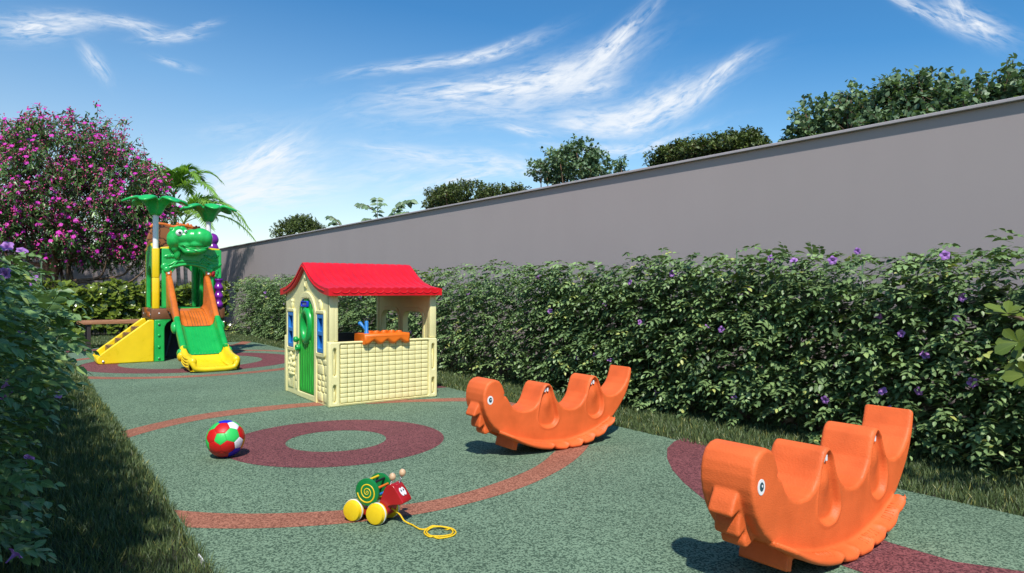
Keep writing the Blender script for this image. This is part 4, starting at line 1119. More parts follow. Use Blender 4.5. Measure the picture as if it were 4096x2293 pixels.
# ---- slide: three moulded lengths
TF = [(-.02, .745), (.10, .742), (.25, .722), (.40, .668), (.55, .590), (.65, .520), (.88, .345), (1.10, .185), (1.22, .115), (1.34, .078), (1.50, .062), (1.66, .056), (1.73, .050)]
TR = [(-.02, 1.215), (.05, 1.195), (.12, 1.145), (.22, 1.055), (.32, .955), (.42, .865), (.52, .765), (.65, .655), (.88, .480), (1.10, .315), (1.16, .262), (1.26, .225), (1.40, .200), (1.60, .180), (1.68, .165), (1.735, .115)]
fz = lambda t_: float(np.interp(t_, [a for a, b in TF], [b for a, b in TF]))
rz = lambda t_: float(np.interp(t_, [a for a, b in TR], [b for a, b in TR]))
XL, XR_ = .118, .682
def slide_part(name, t0, t1, mat, wide=0.0, n=22):
    bm = bmesh.new(); rows = []
    for i in range(n+1):
        t_ = t0+(t1-t0)*i/n
        f0 = (fz(t_-.02)+fz(t_)+fz(t_+.02))/3; r0 = (rz(t_-.015)+rz(t_)+rz(t_+.015))/3
        a, b = XL-wide, XR_+wide
        th = .035
        prof = [(a+.012, f0-th), (a, f0), (a-.004, r0-.030), (a+.006, r0-.008), (a+.022, r0), (a+.050, r0), (a+.064, r0-.010), (a+.070, r0-.035), (a+.078, f0+.055), (a+.094, f0+.018), (a+.125, f0+.003)]
        mids = []
        for q in np.linspace(.17, .83, 15):
            x = a+(b-a)*q; rg = .0025 if 3 <= int(q*14) <= 10 and int(round((q-.17)/.66*14)) % 2 else 0
            mids.append((x, f0-.006*math.sin(math.pi*q)-rg))
        pr = prof+mids+[(a+b-x, z) for x, z in prof[::-1]]+[(b-.03, f0-th), (a+.03, f0-th)]
        rows.append([bm.verts.new((x, -.062-t_, z)) for x, z in pr])
    m_ = len(rows[0])
    for r0, r1 in zip(rows, rows[1:]):
        for k in range(m_): bm.faces.new((r0[k], r0[(k+1) % m_], r1[(k+1) % m_], r1[k]))
    return obj(name, bm, mat, tower, 50)
s1_ = slide_part('slide_top', -.02, .655, M['tororange'], .0, 30)
s2_ = slide_part('slide_middle', .655, 1.125, M['lime'], .004)
s3_ = slide_part('slide_foot', 1.125, 1.690, M['yellow'], .010, 30)
for par, t0, t1, mt in ((s1_, .30, .645, 'brown'), (s2_, .67, 1.115, 'green')):
    for q in (.30, .40, .46, .52, .58, .64, .72):
        bm = bmesh.new(); tt = np.linspace(t0, t1, 12)
        add_tube(bm, [(XL+(XR_-XL)*(q-.012*(t_-t0)), -.062-t_, (fz(t_-.02)+fz(t_)+fz(t_+.02))/3-.006*math.sin(math.pi*q)+.0012) for t_ in tt], .0032, 5)
        obj('bed_groove', bm, M[mt], par, 180)
bm = bmesh.new()      # rounded lip at the foot
add_tube(bm, smooth_open([(XL+.020, -1.735, .150), (XL+.030, -1.762, .110), (XL+.06, -1.770, .055), (XL+.14, -1.772, .036), (.40, -1.774, .034), (XR_-.14, -1.772, .036), (XR_-.06, -1.770, .055), (XR_-.030, -1.762, .110), (XR_-.020, -1.735, .150)], 5), .032, 12)
add_box(bm, XL+.03, XR_-.03, -1.775, -1.70, .012, .056, .010)
for x in (XL+.032, XR_-.032): add_ball(bm, (x, -1.745, .128), (.046, .046, .058), 16)
for x in (XL+.03, XR_-.08): add_box(bm, x, x+.05, -1.62, -1.55, 0, .05, .006)
obj('foot_lip', bm, M['yellow'], s3_, 60)
bm = bmesh.new()
for x in (XL-.012,):
    for k in range(4):
        zz = .155-.034*k
        add_tube(bm, smooth_open([(x, -1.28, zz+.055), (x-.010, -1.42, zz+.03), (x-.008, -1.54, zz+.012), (x, -1.66, zz+.012)], 5), .0085, 6)
obj('foot_flute', bm, M['yellow'], s3_, 180)
for t_, mat, par in ((.70, 'green', s2_), (1.12, 'green', s2_), (1.15, 'yellow', s3_)):
    for x in (XL-.012, XR_+.012):
        bm = bmesh.new(); zc = fz(t_)+(.02 if mat == 'green' else .0)
        add_ball(bm, (x, -.062-t_, zc), (.040, .070, .085 if t_ < .8 else .06), 16, rot=Matrix.Rotation(R(-38), 3, 'X'))
        obj('joint_boss', bm, M[mat], par, 180)
for x0 in (XL+.016, XR_-.060):                      # green tabs over the foot joint
    bm = bmesh.new(); z_ = rz(1.14); add_box(bm, x0, x0+.046, -.062-1.175, -.062-1.10, z_-.03, z_+.012, .005)
    obj('joint_tab', bm, M['lime'], s2_, 40)
bm = bmesh.new()
for t_ in (.657, 1.127):
    pts = [(XL+(XR_-XL)*q, -.062-t_-.002, fz(t_)+.0035-.006*math.sin(math.pi*q)) for q in np.linspace(.2, .8, 12)]
    add_tube(bm, pts, .003, 5)
obj('slide_joint', bm, M['black'], s2_, 180)
# ---- white posts with palm leaf tops
def leaf_top(zb):
    bm = bmesh.new(); NA, NRr = 96, 16
    grid = []
    for i in range(NA):
        a = 2*math.pi*i/NA; c = abs(math.cos(3*a+.55)); lob = c**.9
        Rm = .185+.245*lob
        ring = []
        for j in range(NRr+1):
            f = j/NRr; r = .045+(Rm-.045)*f
            base = .222*(1-math.exp(-((r-.045)/.078)**1.05))
            z = zb+base+.050*math.exp(-((r-.21)/.10)**2)*lob - (.62*max(0, r-.24)**1.45)*lob + .012*(1-lob)*f
            z -= .016*(lob < .25)*f
            ridge = .014*math.exp(-((1-c)/.10)**2)*min(1, f*2)*(1 if r > .14 else 0)
            ring.append(bm.verts.new((r*math.cos(a), r*math.sin(a), z-ridge*.2)))
        grid.append(ring)
    for i in range(NA):
        a, b = grid[i], grid[(i+1) % NA]
        for j in range(NRr): bm.faces.new((a[j], b[j], b[j+1], a[j+1]))
    bm.faces.new([grid[i][0] for i in range(NA)][::-1])
    bmesh.ops.recalc_face_normals(bm, faces=bm.faces)
    me = bpy.data.meshes.new('leaf_top'); bm.to_mesh(me); bm.free()
    o = bpy.data.objects.new('tmp', me); COL.objects.link(o)
    md = o.modifiers.new('s', 'SOLIDIFY'); md.thickness = .030; md.offset = -1
    ms = o.modifiers.new('b', 'SUBSURF'); ms.levels = 1; ms.render_levels = 1
    dg = bpy.context.evaluated_depsgraph_get(); dg.update()
    out = bpy.data.meshes.new_from_object(o.evaluated_get(dg)); bpy.data.objects.remove(o)
    return out
LT = leaf_top(0)
for k, (x, y, rot) in enumerate([(-.005, -.005, 12), (.80, .56, 40)]):
    bm = bmesh.new(); add_lathe(bm, [(.037, 1.50), (.037, 2.075), (0, 2.075)], Matrix.Translation((x, y, 0)), 20)
    add_lathe(bm, [(.040, 2.03), (.043, 2.033), (.043, 2.043), (.040, 2.046)], Matrix.Translation((x, y, 0)), 20)
    post = obj('post', bm, M['white'], tower, 50)
    bm = bmesh.new()
    for j in range(4): add_box(bm, x+.008+j*.007, x+.012+j*.007, y-.040, y-.030, 2.030+.004*(j % 2), 2.048-.003*(j % 3), 0)
    obj('post_mark', bm, M['black'], post, 0)
    lo = obj_me('palm_leaf_top', LT if k == 0 else LT.copy(), M['green'], post, 60)
    lo.location = (x, y, 2.055); lo.rotation_euler = (0, 0, R(rot))
# ---- dinosaur head
def HB(cx, cy, r, depth):      # from the close-up of the photograph to the local frame of the tower front
    return ((cx-780)*.00090+.438-.050, -.075-depth, 1.685-(cy-800)*.00090)
bm = bmesh.new()
for cx, cy, rx, ry, rzz, dp in ((590, 760, .105, .10, .125, .04), (640, 720, .10, .10, .10, .06), (720, 745, .11, .11, .105, .08), (830, 735, .12, .12, .115, .12), (940, 738, .130, .13, .135, .16), (1000, 750, .105, .12, .125, .165), (1040, 790, .065, .10, .09, .16), (560, 800, .075, .07, .10, .03), (600, 880, .06, .06, .09, .02), (635, 980, .05, .05, .10, .0), (640, 660, .065, .07, .06, .10), (760, 860, .11, .09, .06, .09), (900, 850, .12, .12, .07, .14)):
    add_ball(bm, HB(cx, cy, 0, dp), (rx, ry, rzz), 20)
for cx, cy, r in ((540, 615, .030), (600, 600, .026), (640, 590, .030), (700, 585, .034), (735, 615, .03)): add_ball(bm, HB(cx, cy, 0, .06), r, 12)
head = obj_me('dinosaur_head', remeshed(bm, .010, 12, .5), M['green'], tower, 180)
bm = bmesh.new()
for cx, cy, rx, ry, rzz, dp in ((700, 905, .05, .05, .04, .09), (760, 940, .075, .07, .05, .11), (850, 960, .10, .09, .055, .13), (950, 935, .085, .09, .045, .14), (1010, 905, .05, .07, .035, .14), (660, 880, .03, .04, .035, .08), (800, 965, .10, .08, .045, .12), (900, 955, .10, .09, .045, .14)):
    add_ball(bm, HB(cx, cy, 0, dp), (rx, ry, rzz), 18)
jaw = obj_me('jaw', remeshed(bm, .009, 16, .5), M['green'], head, 180)
bm = bmesh.new()
add_tube(bm, smooth_open([HB(675, 850, 0, .165), HB(710, 880, 0, .195), HB(780, 905, 0, .215), HB(880, 915, 0, .265), HB(980, 905, 0, .270), HB(1050, 880, 0, .235)], 5), .006, 6)
obj('mouth_line', bm, M['green'], head, 180)
for cx, cy, r, dp in ((640, 678, .050, .140), (722, 655, .022, .180)):
    c = Vector(HB(cx, cy, 0, dp)); bm = bmesh.new(); add_ball(bm, c, r, 20); ey = obj('eye', bm, M['white'], head, 180)
    dv = Vector((-.05, -1, .05)).normalized() if cx < 700 else Vector((.2, -1, .1)).normalized()
    bm = bmesh.new(); add_ball(bm, c+dv*r*.80, r*.40, 14); obj('pupil', bm, M['black'], ey, 180)
    bm = bmesh.new(); add_ball(bm, c+dv*r*1.14+Vector((.006, 0, .008)), r*.10, 8); obj('glint', bm, M['white'], ey, 180)
for cx, cy, dp in ((980, 685, .262), (872, 692, .222)):
    bm = bmesh.new(); c = Vector(HB(cx, cy, 0, dp)); add_lathe(bm, [(.010, 0), (.019, .004), (.019, .010), (.013, .012), (.010, .004), (0, .003)], Matrix.Translation(c) @ Matrix.Rotation(R(68), 4, 'X'), 16); obj('nostril', bm, M['green'], head, 60)

# ================================================================== BENCH
bx, by, _ = W(1.04, 13.50)
bench = thing('park_bench', 'low backless bench with brown slatted seat and dark metal legs behind the play tower', 'bench', (bx, by, 0), A)
woodm, t, p = material('bench_timber')
tco = t.new('ShaderNodeTexCoord'); mp = t.new('ShaderNodeMapping'); mp.inputs['Scale'].default_value = (1, 10, 10); t.link(tco.outputs['Object'], mp.inputs[0])
nz = t.new('ShaderNodeTexNoise', i_Scale=6.0, i_Detail=6.0, i_Distortion=1.0); t.link(mp.outputs[0], nz.inputs['Vector'])
t.link(t.ramp(nz.outputs[0], [(.3, (.25, .105, .05)), (.7, (.44, .21, .10))]), p.inputs['Base Color']); p.inputs['Roughness'].default_value = .5
bm = bmesh.new()
add_box(bm, 0, 1.62, 0, .035, .415, .475, .004); add_box(bm, 0, 1.62, .365, .40, .415, .475, .004)
for k in range(14): add_box(bm, .004+k*.116, .096+k*.116, .037, .363, .450, .473, .003)
obj('seat', bm, woodm, bench, 30)
M['legmetal'] = simple('dark_brown_metal', (.035, .026, .026), .5)
for x in (.12, 1.40):
    for y in (.03, .33):
        bm = bmesh.new(); add_box(bm, x, x+.055, y, y+.04, 0, .4148, .003); obj('leg', bm, M['legmetal'], bench, 20)
    bm = bmesh.new(); add_box(bm, x+.005, x+.05, .07, .33, .385, .4145, .002); obj('crossbar', bm, M['legmetal'], bench, 20)
# ================================================================== PLANTS
def ns_to_xy(P):                 # arrays in the garden frame -> world
    Q = P.copy(); Q[:, 0] = P[:, 0]*CA-P[:, 1]*SA; Q[:, 1] = P[:, 0]*SA+P[:, 1]*CA; return Q
def sprays(P, D, N, ln, pairs, lsz, rnd, detail, rng, droop=.35):
    """pinnate leaves: rachis from P along D, leaflets in pairs and one at the tip"""
    n = len(P); D = norm(D); N = norm(N-D*np.sum(N*D, 1, keepdims=True)); S = np.cross(N, D)
    LP, LD, LN, LL, LR = [], [], [], [], []
    for k in range(pairs+1):
        f = (k+.9)/(pairs+.9)
        pos = P+D*(ln*f)[:, None]-N*(ln*droop*f*f)[:, None]
        dl = norm(D-N*(2*droop*f))
        sz = lsz*(.72+.5*math.sin(math.pi*min(1, f*.85+.12)))
        for sg in ((1, -1) if k < pairs else (0,)):
            jit = rng.normal(0, .16, (n, 3))
            LP.append(pos); LD.append(dl*(.55 if sg else 1.0)+S*sg*.85+jit); LN.append(N+rng.normal(0, .22, (n, 3))); LL.append(sz*rng.uniform(.85, 1.15, n)); LR.append(np.clip(rnd+rng.normal(0, .12, n), 0, 1))
    LP, LD, LN, LL, LR = (np.concatenate(x) for x in (LP, LD, LN, LL, LR))
    T, F = (T8, F8) if detail else (T4, F4)
    parts = [leaves(LP, LD, LN, LL, LL*.60, LR, T, F, droop=.16)]
    if detail: parts.append(sticks(P, P+D*ln[:, None]*.9-N*(ln*droop*.8)[:, None], .0012))
    return parts
def vine_hedge(name, n0, n1, s0, s1, h, face, dens, rng, far_s=7.0, lsz=.046, hole=None):
    """foliage mesh of a climbing hedge; face = +1/-1 side of n the leaves hang towards"""
    parts = []
    L = s1-s0; cnt = int(L*h*dens)
    # more sprays near the viewed face
    q = rng.beta(1.0, 2.0, cnt)
    n = (n0 if face < 0 else n1)+(-face)*(-1)*0
    nn = (n0+(n1-n0)*q) if face < 0 else (n1-(n1-n0)*q)
    s = rng.uniform(s0, s1, cnt)
    hh = h*(1+.022*np.sin(s*2.1+1)+.022*np.sin(s*5.3)+.02*np.sin(s*11.7))
    z = hh*np.minimum(1.0, rng.beta(1.22, 1.0, cnt))*1.0+rng.normal(0, .014, cnt)+.02
    clump = np.sin(s*8.7+z*5)+np.sin(z*14+s*3.1)+np.sin(s*17+2*np.sin(z*9))
    keep = (rng.uniform(-2.6, 3.0, cnt) < clump+1.6) & (z > .03)
    if hole is not None: keep &= hole(nn, s, z)
    nn, s, z, hh = nn[keep], s[keep], z[keep], hh[keep]; c = len(s)
    P = ns_to_xy(np.c_[nn, s, z])
    outw = np.abs(rng.normal(.75, .45, c))*face
    D = np.c_[outw, rng.normal(0, .75, c), rng.normal(.02, .22, c)+np.where(z > hh*.93, .10, 0)]
    D = ns_to_xy(D)
    N = np.c_[rng.normal(0, .2, c)+face*.12, rng.normal(0, .2, c), np.full(c, 1.0)]; N = ns_to_xy(N)
    rnd = np.clip(.42+.16*clump[keep]/2+rng.normal(0, .14, c), 0, .93)
    rnd = np.where(rng.random(c) < .035, .99, rnd)
    ln = rng.uniform(.09, .17, c)*(lsz/.046)
    near = s < far_s
    for msk, pr, det, sz in ((near, 3, True, lsz), (~near, 3, False, lsz*1.0)):
        if msk.sum(): parts += sprays(P[msk], D[msk], N[msk], ln[msk], pr, sz, rnd[msk], det, rng)
    return parts
def trumpet():
    bm = bmesh.new(); NA = 25; rows = []
    for j, (r, z) in enumerate([(.0035, -.055), (.0045, -.035), (.008, -.018), (.0125, -.006), (.0170, .001)]+[(0, 0)]*4):
        ring = []
        for i in range(NA):
            a = 2*math.pi*i/NA
            if j < 5: rr, zz = r, z
            else:
                f = (j-4)/4; lob = abs(math.cos(2.5*a))**.55
                rr = .017+(.008+.018*lob)*f; zz = .001+.008*f-.010*f*f*lob+.003*math.sin(5*a)
            ring.append(bm.verts.new((rr*math.cos(a), rr*math.sin(a), zz)))
        rows.append(ring)
    for a, b in zip(rows, rows[1:]):
        for i in range(NA): bm.faces.new((a[i], a[(i+1) % NA], b[(i+1) % NA], b[i]))
    me = bpy.data.meshes.new('flower'); bm.to_mesh(me)
    at = me.attributes.new('rnd', 'FLOAT', 'POINT'); vals = [min(1, max(.0, (math.hypot(v.co.x, v.co.y)-.006)/.030)) if v.co.z > -.004 else .55 for v in bm.verts]
    for i, v in enumerate(bm.verts):
        if v.co.z <= -.004: vals[i] = .5
    at.data.foreach_set('value', vals); bm.free()
    me.polygons.foreach_set('use_smooth', [True]*len(me.polygons)); me.materials.append(M['violet'])
    return me
TRUMP = trumpet()
def flower(parent, loc, d, size=1.0, roll=None):
    o = bpy.data.objects.new('flower', TRUMP); link(o, parent)
    q = Vector(d).normalized().to_track_quat('Z', 'Y')
    o.rotation_mode = 'QUATERNION'; o.rotation_quaternion = q @ Matrix.Rotation(roll if roll is not None else random.random()*6, 3, 'Z').to_quaternion()
    o.location = loc; o.scale = (size,)*3
def on_plane(px, py, n):         # where the sight line of a photograph point meets the hedge front at distance n across the garden
    r = (px-2048)/FPX; d = n/(r*CA+SA); return (r*d, d, 1-(py-HY)/FPX*d)
# ---- long hedge on the right
hr = thing('flowering_hedge', 'long green climbing hedge dotted with violet flowers in front of the long grey wall', 'hedge')
hole = None
parts = vine_hedge('h', 4.22, 4.90, -.2, 16.2, 1.235, -1, 600, rng, far_s=5.5, lsz=.044)
rk = np.random.default_rng(77); k = 19000        # larger leaves deep inside, toned darker to put the hedge's inner shade into colour
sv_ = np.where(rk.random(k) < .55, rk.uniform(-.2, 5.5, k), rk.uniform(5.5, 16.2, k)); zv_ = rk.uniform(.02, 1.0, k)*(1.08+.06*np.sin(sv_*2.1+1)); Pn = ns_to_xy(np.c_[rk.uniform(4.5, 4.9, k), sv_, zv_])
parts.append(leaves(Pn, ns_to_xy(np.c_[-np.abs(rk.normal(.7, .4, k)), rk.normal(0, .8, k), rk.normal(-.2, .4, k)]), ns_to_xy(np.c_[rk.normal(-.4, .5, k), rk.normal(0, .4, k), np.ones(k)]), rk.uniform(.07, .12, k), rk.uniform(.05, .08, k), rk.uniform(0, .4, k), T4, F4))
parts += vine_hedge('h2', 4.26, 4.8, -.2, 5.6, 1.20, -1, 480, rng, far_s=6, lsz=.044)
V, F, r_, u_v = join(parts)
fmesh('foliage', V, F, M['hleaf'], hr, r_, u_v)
for i, s in enumerate(np.arange(.3, 16, .46)):
    n_ = 4.34+.10*random.random(); bm = bmesh.new()
    a = Vector(W(n_, s, 0)); lean = Vector((random.uniform(-.03, .03), random.uniform(-.03, .03), 1.18+.13*random.random()))
    add_tube(bm, [a, a+lean], .0048, 6); obj('stake', bm, M['stem'], hr, 180)
FL = [(3175, 1000), (3330, 960), (3505, 1135), (3515, 1265), (3605, 1335), (3430, 1325), (3850, 1190), (3825, 1275), (3630, 1250), (3530, 1565), (3675, 1565), (2960, 1640), (2620, 1570), (2935, 1590), (2670, 1195), (2830, 1305), (2885, 1318), (2710, 1420), (2420, 1215), (2560, 1290), (3240, 1460), (3430, 1000), (3780, 985), (3840, 1080), (3080, 1035), (2150, 1110), (2010, 1195), (2105, 1250), (1870, 1180), (1960, 1330), (2440, 1440), (2380, 1420), (2070, 1500), (2310, 1430), (2610, 1640), (2900, 1490), (3890, 1530), (3560, 1640), (2250, 1330), (2520, 1130), (2690, 1095), (1750, 1100), (2200, 1245), (1440, 1190), (1410, 1230), (1470, 1270), (1640, 1330), (1600, 1225), (1120, 1150), (1065, 1190), (1105, 1205), (1135, 1215), (1090, 1270), (1120, 1270), (1085, 1330), (1060, 1170), (1010, 1315), (1680, 1130), (3700, 1420), (3750, 1480), (3300, 1600), (3480, 1690)]
for i_, (px, py) in enumerate(FL):
    if i_ % 3 == 2: continue
    x, y, z = on_plane(px, py, 4.20+random.random()*.06)
    if z < .05: continue
    if z > 1.24: z = 1.24-random.random()*.08
    tocam = Vector((-x, -y, 1-z)).normalized()
    d = (tocam*.7+Vector((-CA, -SA, .1))*.7+Vector((random.gauss(0, .75), random.gauss(0, .75), random.gauss(.05, .6))))
    flower(hr, (x, y, z), d, random.uniform(.54, .74))
# ---- hedge on the left, close to the viewer
hl_ = thing('flowering_hedge', 'shaded green climbing hedge with violet flowers at the left, beside the dark grass', 'hedge')
rl = np.random.default_rng(21)
def holeL(n, s, z): return ~((s < 2.5) & (n > -.20+.04*s)) & ~((s < 3.2) & (z > 1.0) & (n > -.1)) & ~(n > -.05+.21*np.clip((z-.25)/.5, 0, 1)+.02*np.clip(s-4, 0, 5)+.07*(rl.random(len(n)) < .12)) & ~((n > .06) & (z > 1.03) & (rl.random(len(n)) > .3))
parts = vine_hedge('l', -.75, .17, -1.6, 9.2, 1.13, 1, 560, rl, far_s=6.5, lsz=.040, hole=holeL)
parts += vine_hedge('l2', -.9, -.22, -1.8, 8.0, 1.72, 1, 400, rl, far_s=0, lsz=.05)  # unseen taller strip behind the hedge, added to throw shade on the grass
# a few long shoots reaching out over the grass
k = 26; s = rl.uniform(3.0, 7.5, k); z = .98-.85*rl.random(k)**1.5
P = ns_to_xy(np.c_[np.where(z > .45, .08, -.02), s, z]); D = ns_to_xy(np.c_[np.full(k, 1.0), rl.normal(.1, .4, k), rl.normal(.02, .15, k)])
N = ns_to_xy(np.c_[rl.normal(0, .15, k), rl.normal(0, .15, k), np.ones(k)])
parts += sprays(P, D, N, rl.uniform(.14, .24, k), 4, .047, rl.uniform(.4, .7, k), True, rl, .25)
V, F, r_, u_v = join(parts); fmesh('foliage', V, F, M['hleaf2'], hl_, r_, u_v)
for i, s in enumerate(np.arange(5.0, 9, .6)):
    bm = bmesh.new(); a = Vector(W(.10+.1*random.random(), s, 0)); add_tube(bm, [a, a+Vector((random.uniform(-.04, .04), random.uniform(-.04, .04), 1.10+.1*random.random()))], .0042, 6); obj('stake', bm, M['stem'], hl_, 180)
def at_depth(px, py, d): return ((px-2048)/FPX*d, d, 1-(py-HY)/FPX*d)
for px, py, d, dv in ((28, 985, 2.85, (.3, -.6, .5)), (88, 1003, 3.2, (.5, -.4, .8)), (18, 1095, 2.6, (.1, -1, .2)), (85, 1330, 2.9, (.35, -.9, .05)), (52, 1278, 3.2, (-.6, -.4, .3)), (150, 1436, 4.0, (.9, -.3, .1)), (20, 1540, 2.5, (-.6, -.6, .5)), (12, 1590, 2.5, (-.3, -.5, -.3)), (235, 1578, 4.2, (.8, -.6, .1)), (118, 1833, 2.9, (.8, -.2, .3)), (62, 2215, 2.15, (.4, .7, .6)), (133, 1110, 4.0, (.3, -.6, .2)), (112, 1130, 4.0, (.7, -.2, .4)), (102, 1365, 4.1, (.3, -.8, .4)), (95, 1395, 4.1, (-.2, -.9, .1))):
    flower(hl_, at_depth(px, py, d), dv, .62)
# low shoots of the left hedge lying over the grass at the bottom corner
rl2 = np.random.default_rng(5); k = 26
P = np.array([at_depth(px, py, d) for px, py, d in zip(rl2.uniform(-60, 60, k), rl2.uniform(1850, 2290, k), rl2.uniform(2.05, 2.6, k))])
P[:, 2] = np.clip(P[:, 2], .05, .4)
D = ns_to_xy(np.c_[np.ones(k), rl2.normal(0, .5, k), rl2.normal(.05, .2, k)]); N = np.c_[rl2.normal(0, .2, k), rl2.normal(0, .2, k), np.ones(k)]
V, F, r_, u_v = join(sprays(P, D, N, rl2.uniform(.10, .15, k), 3, .045, rl2.uniform(.4, .7, k), True, rl2, .25)); fmesh('low_foliage', V, F, M['hleaf2'], hl_, r_, u_v)
# ---- glossy rosette hedge across the back
def rosettes(P, axis, lsz, rng, nl=(6, 9), up=.55):
    LP, LD, LN, LL, LR = [], [], [], [], []
    for p, ax in zip(P, axis):
        ax = np.array(ax)/np.linalg.norm(ax); m = rng.integers(*nl); a0 = rng.random()*6
        t = np.cross(ax, [0, .3, 1]); t /= np.linalg.norm(t); b = np.cross(ax, t); rb = rng.uniform(.2, .85)
        for k in range(m):
            a = a0+k*2.4; tilt = up*(1.25-.09*k)+rng.normal(0, .12)
            d = (t*math.cos(a)+b*math.sin(a))*math.cos(tilt)+ax*math.sin(tilt)
            nrm = ax*math.cos(tilt)-(t*math.cos(a)+b*math.sin(a))*math.sin(tilt)
            LP.append(p); LD.append(d); LN.append(nrm); LL.append(lsz*rng.uniform(.7, 1.2)); LR.append(min(.92, max(0, rb+rng.normal(0, .13))))
    LL = np.array(LL)
    return leaves(np.array(LP), np.array(LD), np.array(LN), LL, LL*.62, np.array(LR), TO, FO, droop=.10, fold=.8)
hb = thing('glossy_hedge', 'dark glossy broadleaf hedge running across the back behind bench and play tower', 'hedge')
rb_ = np.random.default_rng(3); k = 1500
q = rb_.beta(1, 1.8, k); s = 16.75+.9*q; n = rb_.uniform(-1.6, 4.25, k)
h_ = 1.10+.06*np.sin(n*3.3)+.05*np.sin(n*7.1+1)
z = .10+(h_-.10)*rb_.beta(1.35, .95, k)+rb_.normal(0, .03, k)
P = ns_to_xy(np.c_[n, s, z]); ax = ns_to_xy(np.c_[rb_.normal(0, .4, k), -np.abs(rb_.normal(.7, .4, k))*(z < h_*.93)-.15, rb_.normal(.75, .3, k)])
bs = ns_to_xy(np.c_[n+rb_.normal(0, .06, k), np.clip(s+.12, 16.85, 17.7), np.maximum(0, z-.5)])
V, F, r_, u_v = join([rosettes(P, ax, .125, rb_), sticks(bs, P, .006)]); fmesh('foliage', V, F, M['cleaf'], hb, r_, u_v)
# ---- broad glossy leaves reaching in at the right edge
pl = thing('broadleaf_shrub', 'shrub with thick shiny oval leaves reaching in at the right edge', 'shrub', (0, 0, 0))
rp_ = np.random.default_rng(8)
base = np.array([2.62, 3.25, 0.0])
heads = [at_depth(4030, 1255, 3.05), at_depth(4075, 1370, 3.0), at_depth(4110, 1500, 3.05), at_depth(4150, 1310, 3.2), at_depth(4170, 1430, 3.1), at_depth(4230, 1560, 3.0)]
P = np.array(heads); ax = np.array([(-.35, -.25, 1), (-.9, -.5, .35), (-.9, -.3, .2), (.2, -.3, 1), (-.4, -.6, .5), (-.5, -.4, .4)])
V, F, r_, u_v = rosettes(P, ax, .085, rp_, (8, 11), .5); fmesh('foliage', V, F, M['bigleaf'], pl, r_, u_v)
bm = bmesh.new()
for h in heads: add_tube(bm, smooth_open([tuple(base), (base[0]+.02, base[1]-.05, .35), ((h[0]+base[0])/2+.06, (h[1]+base[1])/2, h[2]-.12), h], 4), [.012]*9+[.008]*3+[.005], 8)
obj('stem', bm, M['bark'], pl, 180)
# ---- grass
def grass(name, poly_ns, count, h, rng, bright=.0, wmul=1.0):
    n0, n1, s0, s1 = poly_ns
    m = count; s = s0+(s1-s0)*rng.random(m)**1.35 if s0 < 6 and s1 > 6 else rng.uniform(s0, s1, m)
    le = n0(s) if callable(n0) else np.full(m, n0); re = n1(s) if callable(n1) else np.full(m, n1)
    n = le+(re-le)*rng.random(m)
    P = ns_to_xy(np.c_[n, s, np.full(m, -.012)])
    tuft = .5+.5*np.sin(n*13+np.sin(s*9)*2)*np.sin(s*11+n*5)
    L = h*rng.uniform(.55, 1.15, m)*(.8+.35*tuft)
    lean = rng.normal(0, .34, (m, 2)); D = np.c_[lean, np.ones(m)]; N = np.c_[rng.normal(0, 1, (m, 2)), np.full(m, .2)]
    wd = np.maximum(.0028, .0011*np.hypot(P[:, 0], P[:, 1]))*wmul
    wd = np.minimum(wd, .010)
    T = np.array([[0, .5, 0], [0, -.5, 0], [.55, .38, .1], [.55, -.38, .1], [1, 0, 0]], float); Fg = np.array([[0, 1, 3], [0, 3, 2], [2, 3, 4]])
    rn = np.clip(rng.normal(.38, .2, m), 0, .9); rn = np.where(rng.random(m) < .05, 1.0, rn)
    V, F, r_, u_v = leaves(P, D, N, L, wd, rn, T, Fg, droop=.28)
    o = fmesh(name, V, F, M['gblade'], None, r_, u_v)
    return o
rg_ = np.random.default_rng(11)
vl = np.vectorize(lef); vr = np.vectorize(ref)
tag(grass('grass', (-.15, lambda s: vl(s)+.012, 1.2, 13.7), 74000, .060, rg_), 'dark shaded strip of grass beside the left hedge', 'grass', None, 'stuff')
tag(grass('grass', (lambda s: vr(s)-.012, 4.55, .4, 16.9), 85000, .055, rg_), 'strip of grass between the rubber floor and the right hedge', 'grass', None, 'stuff')
tag(grass('grass', (.4, lambda s: np.full(len(s), 4.1), 13.68, 17.2), 34000, .060, rg_, wmul=.8), 'band of grass in front of the glossy hedge at the back', 'grass', None, 'stuff')
# ---- generic trees
def limb_tree(bm, base, tips, r0, rng, z_split, wob=.12):
    """trunk from base to a fork, limbs from the fork to the given points"""
    base = Vector(base); out = []
    for tp in tips:
        tp = Vector(tp); d = tp-base
        mid1 = base+Vector((d.x*.12, d.y*.12, z_split*.9)); mid2 = base+d*.62+Vector((rng.normal(0, wob), rng.normal(0, wob), d.z*.05))
        pts = smooth_open([base, base+Vector((d.x*.03, d.y*.03, z_split*.5)), mid1, mid2, tp], 5)
        add_tube(bm, pts, [r0*(1-.93*(i/(len(pts)-1))**.7)+.004 for i in range(len(pts))], 7); out.append(pts)
    return out
def crown(c, rad, k, rng, shell=.55, flat=.0):
    d = norm(rng.normal(0, 1, (k, 3))); r = rng.uniform(shell, 1, k)[:, None]**.7
    nzv = 1+.14*np.sin(d[:, 0:1]*5+1)+.12*np.sin(d[:, 2:3]*7+d[:, 1:2]*6)
    return np.array(c)+d*r*nzv*np.array(rad), d
